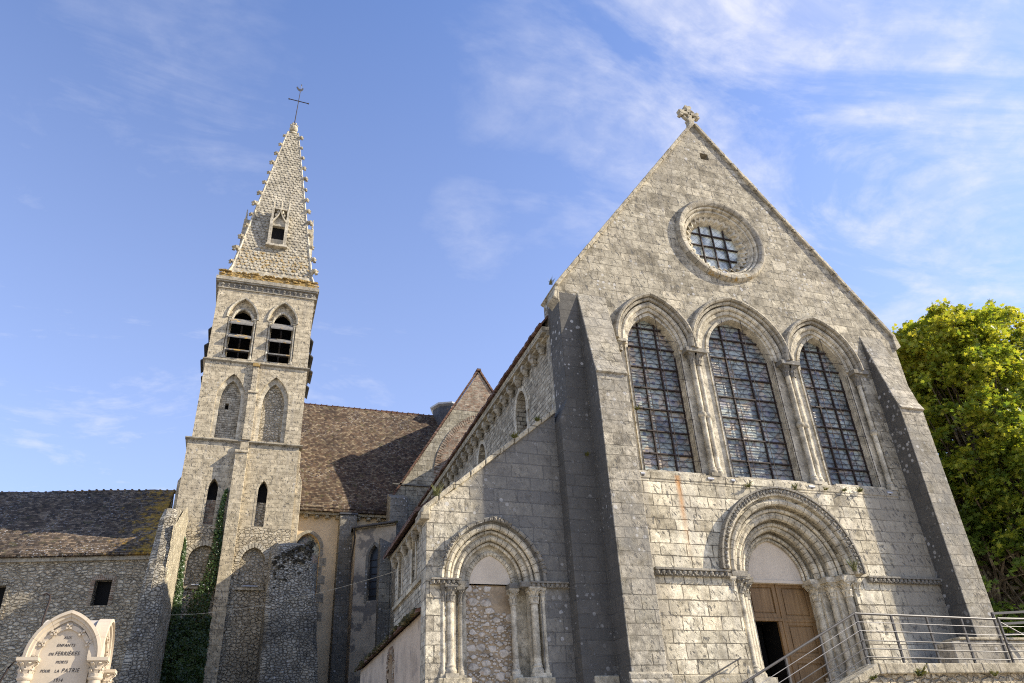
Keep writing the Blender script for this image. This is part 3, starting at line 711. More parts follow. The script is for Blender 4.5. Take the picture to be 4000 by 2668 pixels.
# ---- two western buttresses
def buttress(x0, x1, mat):
    s = MB(); s.px([(18.02, 13.46), (17.32, 10.26), (17.32, G0), (18.02, G0)], x0, x1)
    s.px([(17.32, 10.20), (17.24, 10.24), (17.36, 10.50), (17.38, 10.45)], x0-.01, x1+.01)
    s.px([(17.325, 2.32), (17.25, 2.26), (17.25, 2.14), (17.2, 2.1), (17.2, G0), (17.325, G0)], x0-.08, x1+.08)
    return link('buttress', s, mat, church, bevel=.02)
buttress(8.80, 9.76, M['buttress']); buttress(19.61, 20.57, M['buttress'])
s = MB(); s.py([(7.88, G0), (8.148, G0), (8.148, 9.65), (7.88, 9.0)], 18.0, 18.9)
link('corner_buttress', s, M['shadowed'], church, bevel=.02)
s = MB(); s.plate([(7.88, G0), (8.79, G0), (8.79, 13.3), (8.15, 13.3), (8.15, 9.65), (7.88, 9.0)], [], 17.996, XZ)  # dark sheets on faces turned from the sun: crust with painted shade
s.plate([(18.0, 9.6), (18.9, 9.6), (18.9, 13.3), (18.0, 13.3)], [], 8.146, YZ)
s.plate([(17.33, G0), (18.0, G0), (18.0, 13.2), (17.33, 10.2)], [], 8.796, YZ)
link('shadowed_crust', s, M['shadowed'], church); s = MB(); s.plate([(17.33, G0), (18.0, G0), (18.0, 13.2), (17.33, 10.2)], [], 19.606, YZ)
link('shadowed_crust', s, M['shadowed'], church)
# ---- string course and main portal
s = MB(); frieze(s, 10.13, 12.36, 18.0, 4.72, 4.92, 3); link('string_course', s, M['frieze'], church); s = MB(); frieze(s, 16.98, 19.6, 18.0, 4.72, 4.90, 50)
link('string_course', s, M['frieze'], church)
p_ = MB()
orders = [(Arch(12.58, 16.46, 4.93, 6.95), 18.0), (Arch(12.96, 16.08, 4.93, 6.62), 18.3), (Arch(13.28, 15.78, 4.93, 6.37), 18.6), (Arch(13.60, 15.72, 4.93, 6.18), 18.92)]
for (Aa, ya), (Ab, yb) in zip(orders, orders[1:]):
    o1 = Aa.poly(14); o2 = Ab.poly(14); vs = [XZ(q, yb) for q in o1]+[XZ(q, yb) for q in o2]; n = len(o1)
    p_.add(vs, [(i, i+1, n+i+1, n+i) for i in range(n-1)])
    for (u0, u1) in ((Aa.xl, Ab.xl), (Ab.xr, Aa.xr)): p_.add([(u0, yb, 1.9), (u1, yb, 1.9), (u1, yb, 4.93), (u0, yb, 4.93)], [(0, 1, 2, 3)])
    hl = [(Ab.xl, 1.9)]+o2+[(Ab.xr, 1.9)]
    p_.add([XZ(q, yb) for q in hl]+[XZ(q, yb+.33) for q in hl], [(i, i+1, len(hl)+i+1, len(hl)+i) for i in range(len(hl)-1)])
portal = link('portal', p_, M['mould'], church)
s = MB(); H = Arch(12.40, 16.60, 4.93, 7.12)
ring(s, H, [(.0, 18.02), (.0, 17.86), (.05, 17.84), (.20, 17.86), (.20, 18.02)], 20, 13, .012, .006, 5)
link('hood_mould', s, M['mould'], portal, True)
s = MB(); rn = random.Random(9)
for k in range(58):
    t = 2*(k+.5)/58
    q = H.pt(t, .10); s.blob((q[0], 17.84, q[1]), (.055, .05, .055), k, .35, 4)
    q = H.pt(t+.01, .17); s.blob((q[0], 17.85, q[1]), (.035, .035, .035), k+77, .3, 3)
ring(s, H, [(.19, 18.02), (.20, 17.80), (.25, 17.80), (.26, 18.02)], 20, 13, .01, .004, 15)
link('carved_band', s, M['frieze'], portal)
s = MB()
for i, (a, y) in enumerate(orders[:4]):
    ring(s, a, roll(.015, y+.02, .095), 18, 11+i, .012, .004, 60+i)
    if i < 3: ring(s, a, roll(-.17, y+.20, .055), 18, 11+i, .012, .003, 66+i); ring(s, a, roll(-.26, y+.28, .045), 18, 11+i, .012, .003, 76+i)
link('archivolt', s, M['mould'], portal, True)
s = MB(); T = orders[3][0]; tp = [(T.xl, 4.94)]+T.poly(12)+[(T.xr, 4.94)]; s.py([(x_, z_) for x_, z_ in tp], 18.93, 19.05)
s.box(T.xl-.02, T.xr+.02, 18.90, 19.06, 4.86, 4.945)
link('tympanum', s, M['tymp'], portal)
for sg in (-1, 1):
    for k, (dx_, y, r) in enumerate(((1.80, 18.16, .108), (1.50, 18.46, .10), (1.20, 18.78, .11))):
        cx_ = 14.53+sg*dx_
        c = MB(); column(c, cx_, y, 2.36, 4.36, r, None, k); col = link('portal_column', c, M['mould'], portal, True)
        c = MB(); capital(c, cx_, y, 4.36, 4.80, r, k+sg*3+10, 1.9); c.box(cx_-.24, cx_+.24, y-.20, y+.22, 4.78, 4.925)
        link('capital', c, M['frieze'] if sg < 0 else M['mould'], col)
    c = MB(); xx = 14.53+sg*2.06
    column(c, xx, 18.06, 2.36, 4.40, .055); capital(c, xx, 18.04, 4.40, 4.76, .06, 9)
    link('slim_shaft', c, M['mould'], portal, True)
    c = MB(); xa = 14.53+sg*1.66; c.box(min(xa-.34, xa+.34), max(xa-.34, xa+.34), 17.92, 18.0, 1.9, 2.24); link('column_plinth', c, M['mould'], portal)
d = MB()
X0, X1, XM, ZB, ZT = 13.58, 15.74, 14.62, 1.9, 4.90
def leaf_panel(mb, a, b, z0, z1):
    mb.box(a, b, 19.10, 19.14, z0, z1)
    for (p, q, r, t) in ((a, a+.13, z0, z1), (b-.13, b, z0, z1), (a+.13, b-.13, z1-.13, z1), (a+.13, b-.13, z0, z0+.13)):
        mb.box(p, q, 19.055, 19.10, r, t)
    mb.box(a+.17, b-.17, 19.075, 19.10, z0+.17, z1-.17)
leaf_panel(d, XM+.03, X1, 3.86, ZT); leaf_panel(d, XM+.03, X1, 2.86, 3.855); leaf_panel(d, XM+.03, X1, ZB, 2.855)
d.box(XM-.03, XM+.03, 19.03, 19.14, ZB, ZT); d.box(XM+.03, X1, 19.035, 19.055, 3.82, 3.90); d.box(XM+.03, X1, 19.035, 19.055, 2.82, 2.90)
leaf_panel(d, X0, XM-.03, 3.92, ZT); d.box(X0, XM-.03, 19.03, 19.14, 3.84, 3.92)
d.box(XM-.16, XM-.03, 19.055, 19.14, ZB, 3.84); d.box(X0, X0+.08, 19.055, 19.14, ZB, 3.84)
link('door', d, M['wood'], portal, bevel=.008)
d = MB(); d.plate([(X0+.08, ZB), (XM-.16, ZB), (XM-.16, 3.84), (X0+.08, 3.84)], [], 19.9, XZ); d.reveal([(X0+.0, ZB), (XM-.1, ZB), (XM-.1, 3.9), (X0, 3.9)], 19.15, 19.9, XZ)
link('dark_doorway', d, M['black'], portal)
# ---- nave behind
n_ = MB()
NW = [(Arch(y-.50, y+.50, 11.20, 11.85), 9.3) for y in (22.0, 26.65, 31.3, 35.95, 40.6)]
n_.plate([(18.9, G0), (47.6, G0), (47.6, 12.4), (18.9, 12.4)], [a.hole(z0, 8) for a, z0 in NW], 8.22, YZ, (.4,)*5)
n_.box(20.9, 21.0, 18.9, 47.6, G0, 12.4)
link('nave_wall', n_, M['nave'], church)
for a, z0 in NW:
    s = MB(); ring(s, a, [(.0, 8.23), (.0, 8.19), (.17, 8.19), (.17, 8.23)], 8, 5, .01, .01, 3, YZ)
    for yy, sg in ((a.xl, -1), (a.xr, 1)):
        for k in range(5):
            wd = .17 if k % 2 else .25; z_a = z0+(a.zs-z0)*k/5
            s.box(8.19, 8.23, min(yy, yy+sg*wd), max(yy, yy+sg*wd), z_a+.005, z0+(a.zs-z0)*(k+1)/5-.005)
    win = link('clerestory_window', s, M['mould'], church)
    s = MB(); hp = a.hole(z0, 8); s.add([YZ(q, 8.55) for q in hp], [tuple(range(len(hp)))]); link('glass', s, M['stained'], win)
    s = MB()
    for k in range(4): s.box(8.50, 8.54, a.xl, a.xr, z0+.5+k*.5, z0+.54+k*.5)
    s.box(8.50, 8.54, a.cx-.02, a.cx+.02, z0, a.za-.05); link('ironwork', s, M['iron'], win)
s = MB(); s.box(7.92, 8.25, 18.92, 47.5, 12.36, 12.575); s.box(8.06, 8.25, 18.92, 47.5, 12.28, 12.36)
link('nave_cornice', s, M['coping'], church)
s = MB()
for sg in (-1, 1):
    a, b = CX+sg*6.74, CX
    s.py([(a, 12.58), (b, 21.42), (b, 21.52), (a-.0, 12.67)], 18.95 if sg > 0 else 18.9, 47.55)
link('nave_roof', s, M['roof_nave'], church)
s = MB(); rn = random.Random(3); y = 18.9
while y < 47.4:
    s.box(7.84-rn.uniform(0, .04), 7.92, y+.006, y+.19, 12.58+rn.uniform(0, .02), 12.67+rn.uniform(0, .03)); y += .2
link('eave_tiles', s, M['roof_nave'], church)
def corbel(mb, x, y, z, sgn, seed, sc_=1.0):
    """carved head under a cornice"""
    rn = random.Random(seed); k = sc_
    mb.px([(y-.11*k, z+.12*k), (y+.11*k, z+.12*k), (y+.11*k, z-.02*k), (y-.11*k, z-.02*k)], x-.26*k, x+.03)
    mb.blob((x-.13*k, y, z-.06*k), (.13*k, .105*k, .17*k), seed, .16, 5); mb.blob((x-.24*k, y, z-.07*k), (.05*k, .05*k, .06*k), seed+1, .2, 3)
    mb.blob((x-.10*k, y, z-.22*k), (.08*k, .07*k, .07*k), seed+2, .2, 3)
for k in range(22):
    s = MB(); corbel(s, 8.22, 19.55+k*.765, 12.18, -1, k*5); link('corbel', s, M['hood'], church, True)
# ---- brick gable, crossing and east roof
s = MB(); gpol = [(8.5, G0), (20.7, G0), (20.7, 16.8), (14.6, 26.85), (8.5, 16.8)]
s.py(gpol, 47.6, 48.4); gable = link('crossing_gable', s, M['gable_stone'], church)
s = MB(); hz = 23.62; hx = (hz-16.8)/(26.85-16.8)*6.1
s.py([(8.5+hx+.02, hz), (20.7-hx-.02, hz), (14.6, 26.8)], 47.58, 47.7); link('brick_top', s, M['brick'], gable)
GA = Arch(11.62, 17.58, 18.6, 23.15)
s = MB(); s.py(GA.hole(14.0, 14), 47.585, 47.7); link('brick_infill', s, M['brick'], gable)
s = MB(); ring(s, GA, [(.0, 47.62), (.0, 47.55), (.36, 47.55), (.36, 47.62)], 14, 34, .035, .01, 8); link('brick_arch', s, M['brick'], gable)
s = MB()
for sg in (-1, 1):
    for k in range(40):
        a, b = k/40, (k+.93)/40
        x0, z0 = 14.6+sg*6.2*(1-a), 16.65+10.3*a; x1, z1 = 14.6+sg*6.2*(1-b), 16.65+10.3*b
        s.py([(x0, z0), (x1, z1), (x1+sg*.10, z1+.08), (x0+sg*.10, z0+.08)], 47.5, 48.6)
s.box(14.45, 14.75, 47.45, 48.6, 26.9, 27.08)
link('verge_tiles', s, M['roof_nave'], gable)
s = MB(); s.box(8.5, 11.6, 47.5, 47.62, 17.75, 17.85); link('set_off', s, M['far_dark'], gable)
s = MB(); s.py([(8.4, 16.5), (14.6, 26.7), (20.8, 16.5)], 48.4, 76.0); s.box(8.9, 20.3, 48.4, 76.0, G0, 16.5)
link('chancel_roof', s, M['roof'], church)
# buttress of the crossing
s = MB(); s.px([(47.62, 17.1), (46.4, 16.5), (46.4, 14.4), (45.4, 13.1), (45.4, G0), (47.62, G0)], 8.18, 9.3); s.px([(47.62, 14.5), (46.6, 14.4), (45.42, 13.1), (45.42, G0), (47.62, G0)], 7.52, 8.17)
link('crossing_buttress', s, M['far_dark'], church, bevel=.04)
# north transept
s = MB(); s.add([(0.2, 48.8, 16.32), (14.4, 48.8, 16.32), (14.4, 54.6, 26.2), (0.2, 54.6, 26.2), (0.2, 60.4, 16.32), (14.4, 60.4, 16.32),
                 (0.2, 48.8, 16.14), (14.4, 48.8, 16.14), (0.2, 60.4, 16.14), (14.4, 60.4, 16.14)],
                [(0, 1, 2, 3), (3, 2, 5, 4), (0, 6, 7, 1), (4, 5, 9, 8), (0, 3, 4, 8, 6), (6, 8, 9, 7)])
link('transept_roof', s, M['roof'], church)
def sag(mb, P00, P10, P11, P01, nu, nv, amp, seed):
    a, b, c, d = [Vector(q) for q in (P00, P10, P11, P01)]; vs = []
    for j in range(nv+1):
        for i in range(nu+1):
            p = a.lerp(b, i/nu).lerp(d.lerp(c, i/nu), j/nv); k = mnoise.noise(Vector((p.x*.35, p.z*.35, seed)))+.5*mnoise.noise(Vector((p.x*1.1, p.z*1.1, seed)))
            e = min(1, j/4); vs.append((p.x, p.y-abs(amp)*.3*e, p.z+.02+amp*(k+.4)*e))
    mb.add(vs, [(j*(nu+1)+i, j*(nu+1)+i+1, (j+1)*(nu+1)+i+1, (j+1)*(nu+1)+i) for j in range(nv) for i in range(nu)])
s = MB(); sag(s, (0.2, 48.78, 16.34), (14.4, 48.78, 16.34), (14.4, 54.56, 26.24), (0.2, 54.56, 26.24), 50, 30, .14, 3); link('tile_field', s, M['roof'], church, True)
s = MB(); rn = random.Random(6); x = .3
while x < 14.2: s.box(x, x+.36, 54.46, 54.74, 26.16, 26.30+rn.uniform(0, .05)); s.box(x-.05, x+.02, 54.44, 54.76, 26.16, 26.37); x += .42
link('ridge_tiles', s, M['roof_nave'], church)
TA = Arch(2.86, 4.36, 13.9, 14.85)
s = MB(); s.plate([(0.3, G0), (9.0, G0), (9.0, 16.14), (0.3, 16.14)], [TA.hole(9.0, 8)], 49.4, XZ, (.5,)); s.box(0.3, 9, 49.95, 60, G0, 16.1)
link('transept_wall', s, M['plaster'], church)
s = MB(); ring(s, TA, [(.0, 49.42), (.0, 49.36), (.2, 49.36), (.2, 49.42)], 8, 0); rn = random.Random(2)
for k in range(9):
    s.box(4.36, 4.50+(.28 if k % 2 else .05), 49.37, 49.41, 9.0+k*.545, 9.0+k*.545+.5)
tw = link('transept_window', s, M['hood'], church)
s = MB(); hp = TA.hole(9.0, 8); s.add([XZ(q, 49.85) for q in hp], [tuple(range(len(hp)))]); link('glass', s, M['stained'], tw)
s = MB(); s.box(2.0, 9.0, 49.0, 49.45, 15.98, 16.14); link('transept_cornice', s, M['coping'], church)
for k in range(9):
    s = MB(); x = 2.55+k*.66
    if 5.3 < x < 6.5: continue
    s.py([(x, 15.98), (x+.24, 15.98), (x+.24, 15.80), (x, 15.80)], 49.12, 49.42); s.box(x+.03, x+.21, 49.06, 49.4, 15.86, 15.975); link('transept_corbel', s, M['coping'], church)
s = MB(); s.px([(49.42, 16.1), (48.72, 15.95), (48.60, 15.7), (48.45, 9.0), (48.3, 8.7), (48.3, G0), (49.42, G0)], 5.40, 6.48)
link('transept_buttress', s, M['far_dark'], church, bevel=.04)
s = MB(); s.box(5.36, 6.52, 48.6, 49.44, 15.95, 16.06); link('lead_flashing', s, M['slate'], church)
# small polygonal chapel in the corner
dv = Vector((1.75, -1.1, 0)).normalized(); nv = Vector((dv.y, -dv.x, 0))
P0 = Vector((6.24, 46.85, 0)); CH = lambda p, w_: tuple(P0+dv*p[0]+nv*(-w_)+Vector((0, 0, p[1])))
CA = Arch(.88, 1.62, 12.55, 13.35)
s = MB(); s.plate([(0, G0), (2.6, G0), (2.6, 14.5), (0, 14.5)], [CA.hole(10.1, 8)], 0, CH, (.3,)); s.add([(6.24, 46.85, G0), (6.24, 49.4, G0), (6.24, 49.4, 14.5), (6.24, 46.85, 14.5)], [(0, 1, 2, 3)])
link('chapel_wall', s, M['plaster_grey'], church)
s = MB(); ring(s, CA, [(.0, .02), (.0, -.04), (.16, -.04), (.16, .02)], 8, 5, .01, 0, 1, CH)
for u0 in (CA.xl-.16, CA.xr): s.plate([(u0, 10.0), (u0+.16, 10.0), (u0+.16, 12.55), (u0, 12.55)], [], -.04, CH); s.reveal([(u0, 10.0), (u0+.16, 10.0), (u0+.16, 12.55), (u0, 12.55)], -.04, .02, CH)
cw = link('chapel_window', s, M['far_dark'], church)
s = MB(); hp = CA.hole(10.1, 8); s.add([CH(q, .28) for q in hp], [tuple(range(len(hp)))]); link('glass', s, M['dim'], cw)
s = MB()
for k in range(6): s.ext([(CA.xl, 10.4+k*.42), (CA.xr, 10.4+k*.42), (CA.xr, 10.43+k*.42), (CA.xl, 10.43+k*.42)], .22, .26, CH)
link('ironwork', s, M['iron'], cw)
s = MB(); s.ext([(-.15, 14.42), (2.6, 14.42), (2.6, 14.58), (-.15, 14.58)], -.16, .1, CH); link('chapel_cornice', s, M['coping'], church)
s = MB(); s.add([CH((-.2, 14.58), -.22), CH((2.8, 14.58), -.22), (9.0, 49.4, 16.0), (6.2, 49.4, 14.85), CH((-.2, 14.46), -.22), CH((2.8, 14.46), -.22)], [(0, 1, 2, 3), (0, 4, 5, 1)])
link('chapel_roof', s, M['moss'], church)
s = MB(); s.tube([CH((-.2, 14.5), -.28), CH((2.6, 14.55), -.28)], .07, 8); s.tube([CH((-.05, 14.48), -.2), (6.2, 47.2, 13.9), (6.16, 48.1, 12.5), (6.62, 48.1, 6.0), (6.62, 48.1, G0)], .055, 8)
link('gutter', s, M['steel'], church)
# slate stair turret behind the gable
s = MB(); tc = (14.0, 54.5)
for (r0, r1, z0, z1) in ((1.2, 1.2, 22.0, 26.9),):
    s.lathe([(r0, z0), (r1, z1)], tc[0], tc[1], 8)
tur = link('slate_turret', s, M['slate'], church)
s = MB(); s.lathe([(1.2, 26.78), (1.42, 26.9), (1.45, 27.02), (.0, 27.6)], tc[0], tc[1], 8); link('lead_roof', s, M['lamp'], tur)

# ---- north aisle front with the walled-up portal
YA = 18.45
AP = Arch(4.68, 7.10, 4.57, 5.98)
a_ = MB()
a_.plate([(4.18, G0), (4.68, G0)]+AP.poly(12)+[(7.10, G0), (7.885, G0), (7.885, 9.34), (4.18, 6.28)], [], YA, XZ)
a_.px([(YA, G0), (18.98, G0), (18.98, 6.28), (YA, 6.28)], 4.18, 4.185)
a_.add([(4.18, 18.98, G0), (4.35, 18.98, G0), (4.35, 18.98, 6.3), (4.18, 18.98, 6.3)], [(0, 1, 2, 3)])
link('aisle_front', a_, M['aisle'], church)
s = MB(); n = 9; rn = random.Random(12)
for k in range(n):
    a, b = k/n, (k+1)/n
    x0, z0, x1, z1 = 4.05+a*3.83, 6.17+a*3.16, 4.05+b*3.83, 6.17+b*3.16
    j = rn.uniform(-.02, .02)
    s.py([(x0+.008, z0+j), (x1-.008, z1+j), (x1-.008, z1+.17+j), (x0+.008, z0+.17+j)], YA-.10+rn.uniform(-.01, .01), 18.95)
s.py([(4.0, 6.02), (4.25, 6.02), (4.25, 6.36), (4.0, 6.2)], YA-.08, 18.95)
link('aisle_coping', s, M['coping'], church, bevel=.025)
bo = [(AP, YA), (Arch(4.96, 6.86, 4.57, 5.74), YA+.2), (Arch(5.30, 6.60, 4.57, 5.42), YA+.46)]
p_ = MB()
for (Aa, ya), (Ab, yb) in zip(bo, bo[1:]):
    o1 = Aa.poly(12); o2 = Ab.poly(12); nn = len(o1)
    p_.add([XZ(q, ya) for q in o1]+[XZ(q, yb) for q in o1], [(i, i+1, nn+i+1, nn+i) for i in range(nn-1)])
    p_.add([XZ(q, yb) for q in o1]+[XZ(q, yb) for q in o2], [(i, i+1, nn+i+1, nn+i) for i in range(nn-1)])
    if Ab is bo[-1][0]: p_.add([XZ(q, yb) for q in o2]+[XZ(q, yb+.3) for q in o2], [(i, i+1, nn+i+1, nn+i) for i in range(nn-1)])
    for (u0, u1) in ((Aa.xl, Ab.xl), (Ab.xr, Aa.xr)): p_.add([(u0, yb, G0), (u1, yb, G0), (u1, yb, 4.57), (u0, yb, 4.57)], [(0, 1, 2, 3)])
    for u0, ye in ((Aa.xl, yb), (Aa.xr, yb)): p_.add([(u0, ya, G0), (u0, ye, G0), (u0, ye, 4.57), (u0, ya, 4.57)], [(0, 1, 2, 3)])
    for u0 in ((Ab.xl, Ab.xr) if Ab is bo[-1][0] else ()): p_.add([(u0, yb, G0), (u0, yb+.3, G0), (u0, yb+.3, 4.57), (u0, yb, 4.57)], [(0, 1, 2, 3)])
bp = link('blocked_portal', p_, M['mould'], church)
s = MB(); HB = Arch(4.60, 7.18, 4.57, 6.06)
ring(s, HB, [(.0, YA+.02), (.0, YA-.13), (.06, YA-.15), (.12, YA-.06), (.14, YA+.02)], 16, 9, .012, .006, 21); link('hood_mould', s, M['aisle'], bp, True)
for grp in (range(3, 12), range(21, 27), range(36, 42)):
  s = MB()
  for k in grp:
    q = HB.pt(2*(k+.5)/44, .05); s.blob((q[0], YA-.13, q[1]), (.05, .05, .055), k, .35, 4); q = HB.pt(2*(k+.9)/44, .10); s.blob((q[0], YA-.12, q[1]), (.03, .04, .03), k+50, .3, 3)
  link('carved_band', s, M['frieze'], bp)
s = MB()
for i, (a, y) in enumerate(bo):
    ring(s, a, roll(-.03, y+.03, .075), 16, 9+i, .012, .003, 80+i); ring(s, a, roll(-.15, y+.12, .04), 16, 9+i, .012, .003, 90+i)
link('archivolt', s, M['mould'], bp, True)
s = MB(); T = bo[2][0]; s.py([(T.xl-.02, 4.60)]+T.poly(10)+[(T.xr+.02, 4.60)], 18.93, 19.03); link('tympanum', s, M['tymp'], bp)
s = MB(); s.box(5.2, 6.7, 18.97, 19.2, G0, 4.6); rf_ = link('rubble_filling', s, M['mortar'], bp)
s = MB(); rn = random.Random(19); placed = []
for k in range(2600):
    x = rn.uniform(5.3, 6.6); z = rn.uniform(2.1, 4.55)
    if z > 3.55 and rn.random() < .55 and not (x < 5.6 or z < 4.0): continue
    if z > 3.9 and x > 5.95: continue
    r = rn.choice((.035, .05, .06, .08, .11, .13)) if k < 900 else rn.uniform(.025, .05)
    if any((x-a)**2+((z-b)*1.15)**2 < (r+c)**2*.80 for a, b, c in placed): continue
    placed.append((x, z, r)); n = rn.randrange(5, 9); a0 = rn.random()*6; pl = []
    for i in range(n): an = a0+6.283*(i+rn.uniform(-.25, .25))/n; q = r*rn.uniform(.78, 1.12); pl.append((x+q*math.cos(an)*1.15, z+q*math.sin(an)*.82))
    d1 = 18.955-rn.uniform(0, .03); cx_ = sum(q[0] for q in pl)/n; cz_ = sum(q[1] for q in pl)/n
    inn = [(cx_+(q[0]-cx_)*.78, cz_+(q[1]-cz_)*.78) for q in pl]
    s.add([XZ(q, 18.975) for q in pl]+[XZ(q, d1+.012) for q in pl]+[XZ(q, d1+rn.uniform(-.01, .006)) for q in inn],
          [(i, (i+1) % n, n+(i+1) % n, n+i) for i in range(n)]+[(n+i, n+(i+1) % n, 2*n+(i+1) % n, 2*n+i) for i in range(n)]+[tuple(range(2*n, 3*n))])
link('filling_stones', s, M['fieldstone'], rf_)
for (cx_, y, r, big) in ((4.79, 18.50, .092, 1), (4.60, 18.47, .042, 0), (5.10, 18.72, .06, 0), (6.48, 18.76, .075, 0), (6.95, 18.52, .092, 1), (7.17, 18.47, .045, 0)):
    c = MB(); column(c, cx_, y, 2.46, 4.06, r); col = link('portal_column', c, M['mould'], bp, True)
    c = MB(); capital(c, cx_, y, 4.06, 4.44, r, int(cx_*7), 1.9); link('capital', c, M['mould'] if cx_ > 6 else M['frieze'], col)
s = MB(); frieze(s, 4.28, 5.02, YA, 4.43, 4.58, 5, .12, .14); frieze(s, 6.84, 7.86, YA, 4.42, 4.57, 8, .12, .12); s.box(5.0, 5.3, 18.62, 18.95, 4.44, 4.58); s.box(6.36, 6.7, 18.62, 18.95, 4.44, 4.56); s.box(6.6, 6.86, 18.4, 18.7, 4.44, 4.565)
link('impost', s, M['frieze'], bp)
s = MB(); s.box(4.46, 5.24, 18.30, 18.95, G0, 2.34); s.box(6.34, 7.3, 18.30, 18.95, G0, 2.34); link('column_plinth', s, M['coping'], bp, bevel=.02)
# aisle side
AW = [(Arch(20.38, 20.84, 5.9, 6.14), 5.02), (Arch(22.22, 22.72, 5.9, 6.12), 5.02)]
s = MB(); s.plate([(18.98, G0), (23.3, G0), (23.3, 6.3), (18.98, 6.3)], [a.hole(z0, 6) for a, z0 in AW], 4.34, YZ, (.2, .2)); s.add([(4.34, 23.3, G0), (8.2, 23.3, G0), (8.2, 23.3, 9.3), (4.34, 23.3, 6.3)], [(0, 1, 2, 3)])
link('aisle_wall', s, M['nave'], church)
for a, z0 in AW:
    s = MB(); ring(s, a, [(.0, 4.35), (.0, 4.31), (.11, 4.31), (.11, 4.35)], 6, 4, .01, 0, 1, YZ)
    for yy in (a.xl-.11, a.xr): s.box(4.31, 4.35, yy, yy+.11, z0, a.zs)
    aw = link('aisle_window', s, M['mould'], church)
    s = MB(); hp = a.hole(z0, 6); s.add([YZ(q, 4.5) for q in hp], [tuple(range(len(hp)))]); link('glass', s, M['stained'], aw)
s = MB(); s.box(4.27, 4.36, 18.98, 23.3, 4.80, 4.90); link('aisle_string', s, M['coping'], church)
s = MB(); s.box(4.16, 4.36, 18.98, 23.3, 6.24, 6.36); link('aisle_cornice', s, M['coping'], church)
for k in range(6):
    s = MB(); corbel(s, 4.34, 19.4+k*.72, 6.14, -1, k*7+300, .7); link('aisle_corbel', s, M['hood'], church, True)
s = MB(); s.py([(3.98, 6.34), (8.25, 9.62), (8.25, 9.70), (3.98, 6.44)], 18.96, 23.5)
link('aisle_roof', s, M['roof_nave'], church)

# ================================================================== LOW PLASTERED BUILDING against the aisle
low = thing('plastered_outbuilding', (6.0, 24.0, G0), 'low ochre plastered outbuilding with a mossy eave against the aisle wall', 'outbuilding')
LA = Arch(22.62, 23.42, 3.25, 3.56)
s = MB(); s.plate([(19.0, G0), (28.6, G0), (28.6, 3.9), (19.0, 3.9)], [LA.hole(1.6, 6)], 4.22, YZ, (.3,)); s.add([(4.22, 28.6, G0), (8.1, 28.6, G0), (8.1, 28.6, 5.6), (4.22, 28.6, 3.9)], [(0, 1, 2, 3)])
link('wall', s, M['plaster_low'], low)
s = MB(); ring(s, LA, [(.0, 4.25), (.0, 4.20), (.2, 4.20), (.2, 4.25)], 8, 8, .03, .01, 1, YZ)
for yy in (LA.xl-.2, LA.xr):
    for k in range(13): s.box(4.20, 4.25, yy+(.03 if k % 2 else 0), yy+.2-(.0 if k % 2 else .03), 1.6+k*.127, 1.6+k*.127+.10)
lw = link('window', s, M['brick'], low)
s = MB(); hp = LA.hole(1.6, 6); s.add([YZ(q, 4.48) for q in hp], [tuple(range(len(hp)))]); link('glass', s, M['black'], lw)
s = MB(); s.py([(4.05, 3.88), (4.36, 4.02), (4.36, 4.10), (4.05, 3.97)], 18.99, 23.3); s.py([(4.05, 3.88), (8.1, 5.6), (8.1, 5.7), (4.05, 3.97)], 23.3, 28.75)
roof_ = link('roof', s, M['roof_nave'], low)
s = MB(); rn = random.Random(31)
for k in range(120):
    y = rn.uniform(19.0, 28.7); r = rn.uniform(.03, .08)*(1.6 if y < 20.5 else 1); s.blob((4.05+rn.uniform(-.02, .06), y, 3.95+rn.uniform(-.04, .03)), (r, r*1.6, r*.8), k, .3, 3)
link('moss', s, M['moss'], roof_)['kind'] = 'stuff'

# ================================================================== BELL TOWER
tower = thing('bell_tower', (-.75, 45.0, G0), 'tall square bell tower with belfry louvres and a crocketed stone spire', 'bell tower')
TY = 45.0
def stage(name, xl, xr, z0, z1, holes, depths, mat, bk=51.2, side=True):
    s = MB(); s.plate([(xl, z0), (xr, z0), (xr, z1), (xl, z1)], holes, TY, XZ, depths)
    s.add([(xl, TY, z0), (xl, bk, z0), (xl, bk, z1), (xl, TY, z1)], [(0, 1, 2, 3)]); s.add([(xr, TY, z0), (xr, bk, z0), (xr, bk, z1), (xr, TY, z1)], [(0, 1, 2, 3)])
    s.add([(xl, bk, z0), (xr, bk, z0), (xr, bk, z1), (xl, bk, z1)], [(0, 1, 2, 3)]); s.add([(xl, TY, z1), (xr, TY, z1), (xr, bk, z1), (xl, bk, z1)], [(0, 1, 2, 3)])
    return link(name, s, mat, tower)
SL = [(Arch(-2.50, -1.98, 15.85, 16.45), 13.74), (Arch(.22, .74, 15.9, 16.5), 13.76)]
BL = [(Arch(-2.98, -1.42, 11.75, 12.58), 10.36), (Arch(-.27, 1.06, 11.75, 12.58), 10.36)]
stage('base_stage', -4.03, 2.29, G0, 13.7, [a.hole(z0, 8) for a, z0 in BL], (.25,)*2, M['tower_rubble'])
stage('lower_stage', -4.02, 2.28, 13.7, 18.75, [a.hole(z0, 8) for a, z0 in SL], (.45,)*2, M['tower'])
for (a, z0) in BL:
    s = MB(); hp = a.hole(z0, 8); s.add([XZ(q, TY+.25) for q in hp], [tuple(range(len(hp)))])
    ba = link('blind_arch', s, M['fill'], tower)
    s = MB(); ring(s, a, [(.0, TY+.02), (.0, TY-.03), (.26, TY-.03), (.26, TY+.02)], 8, 8, .03, .02, 4); link('arch_stones', s, M['mould'], ba)
    s = MB(); s.box(a.xl-.1, a.xr+.1, TY-.12, TY+.26, z0-.14, z0); link('sill', s, M['tower'], ba)
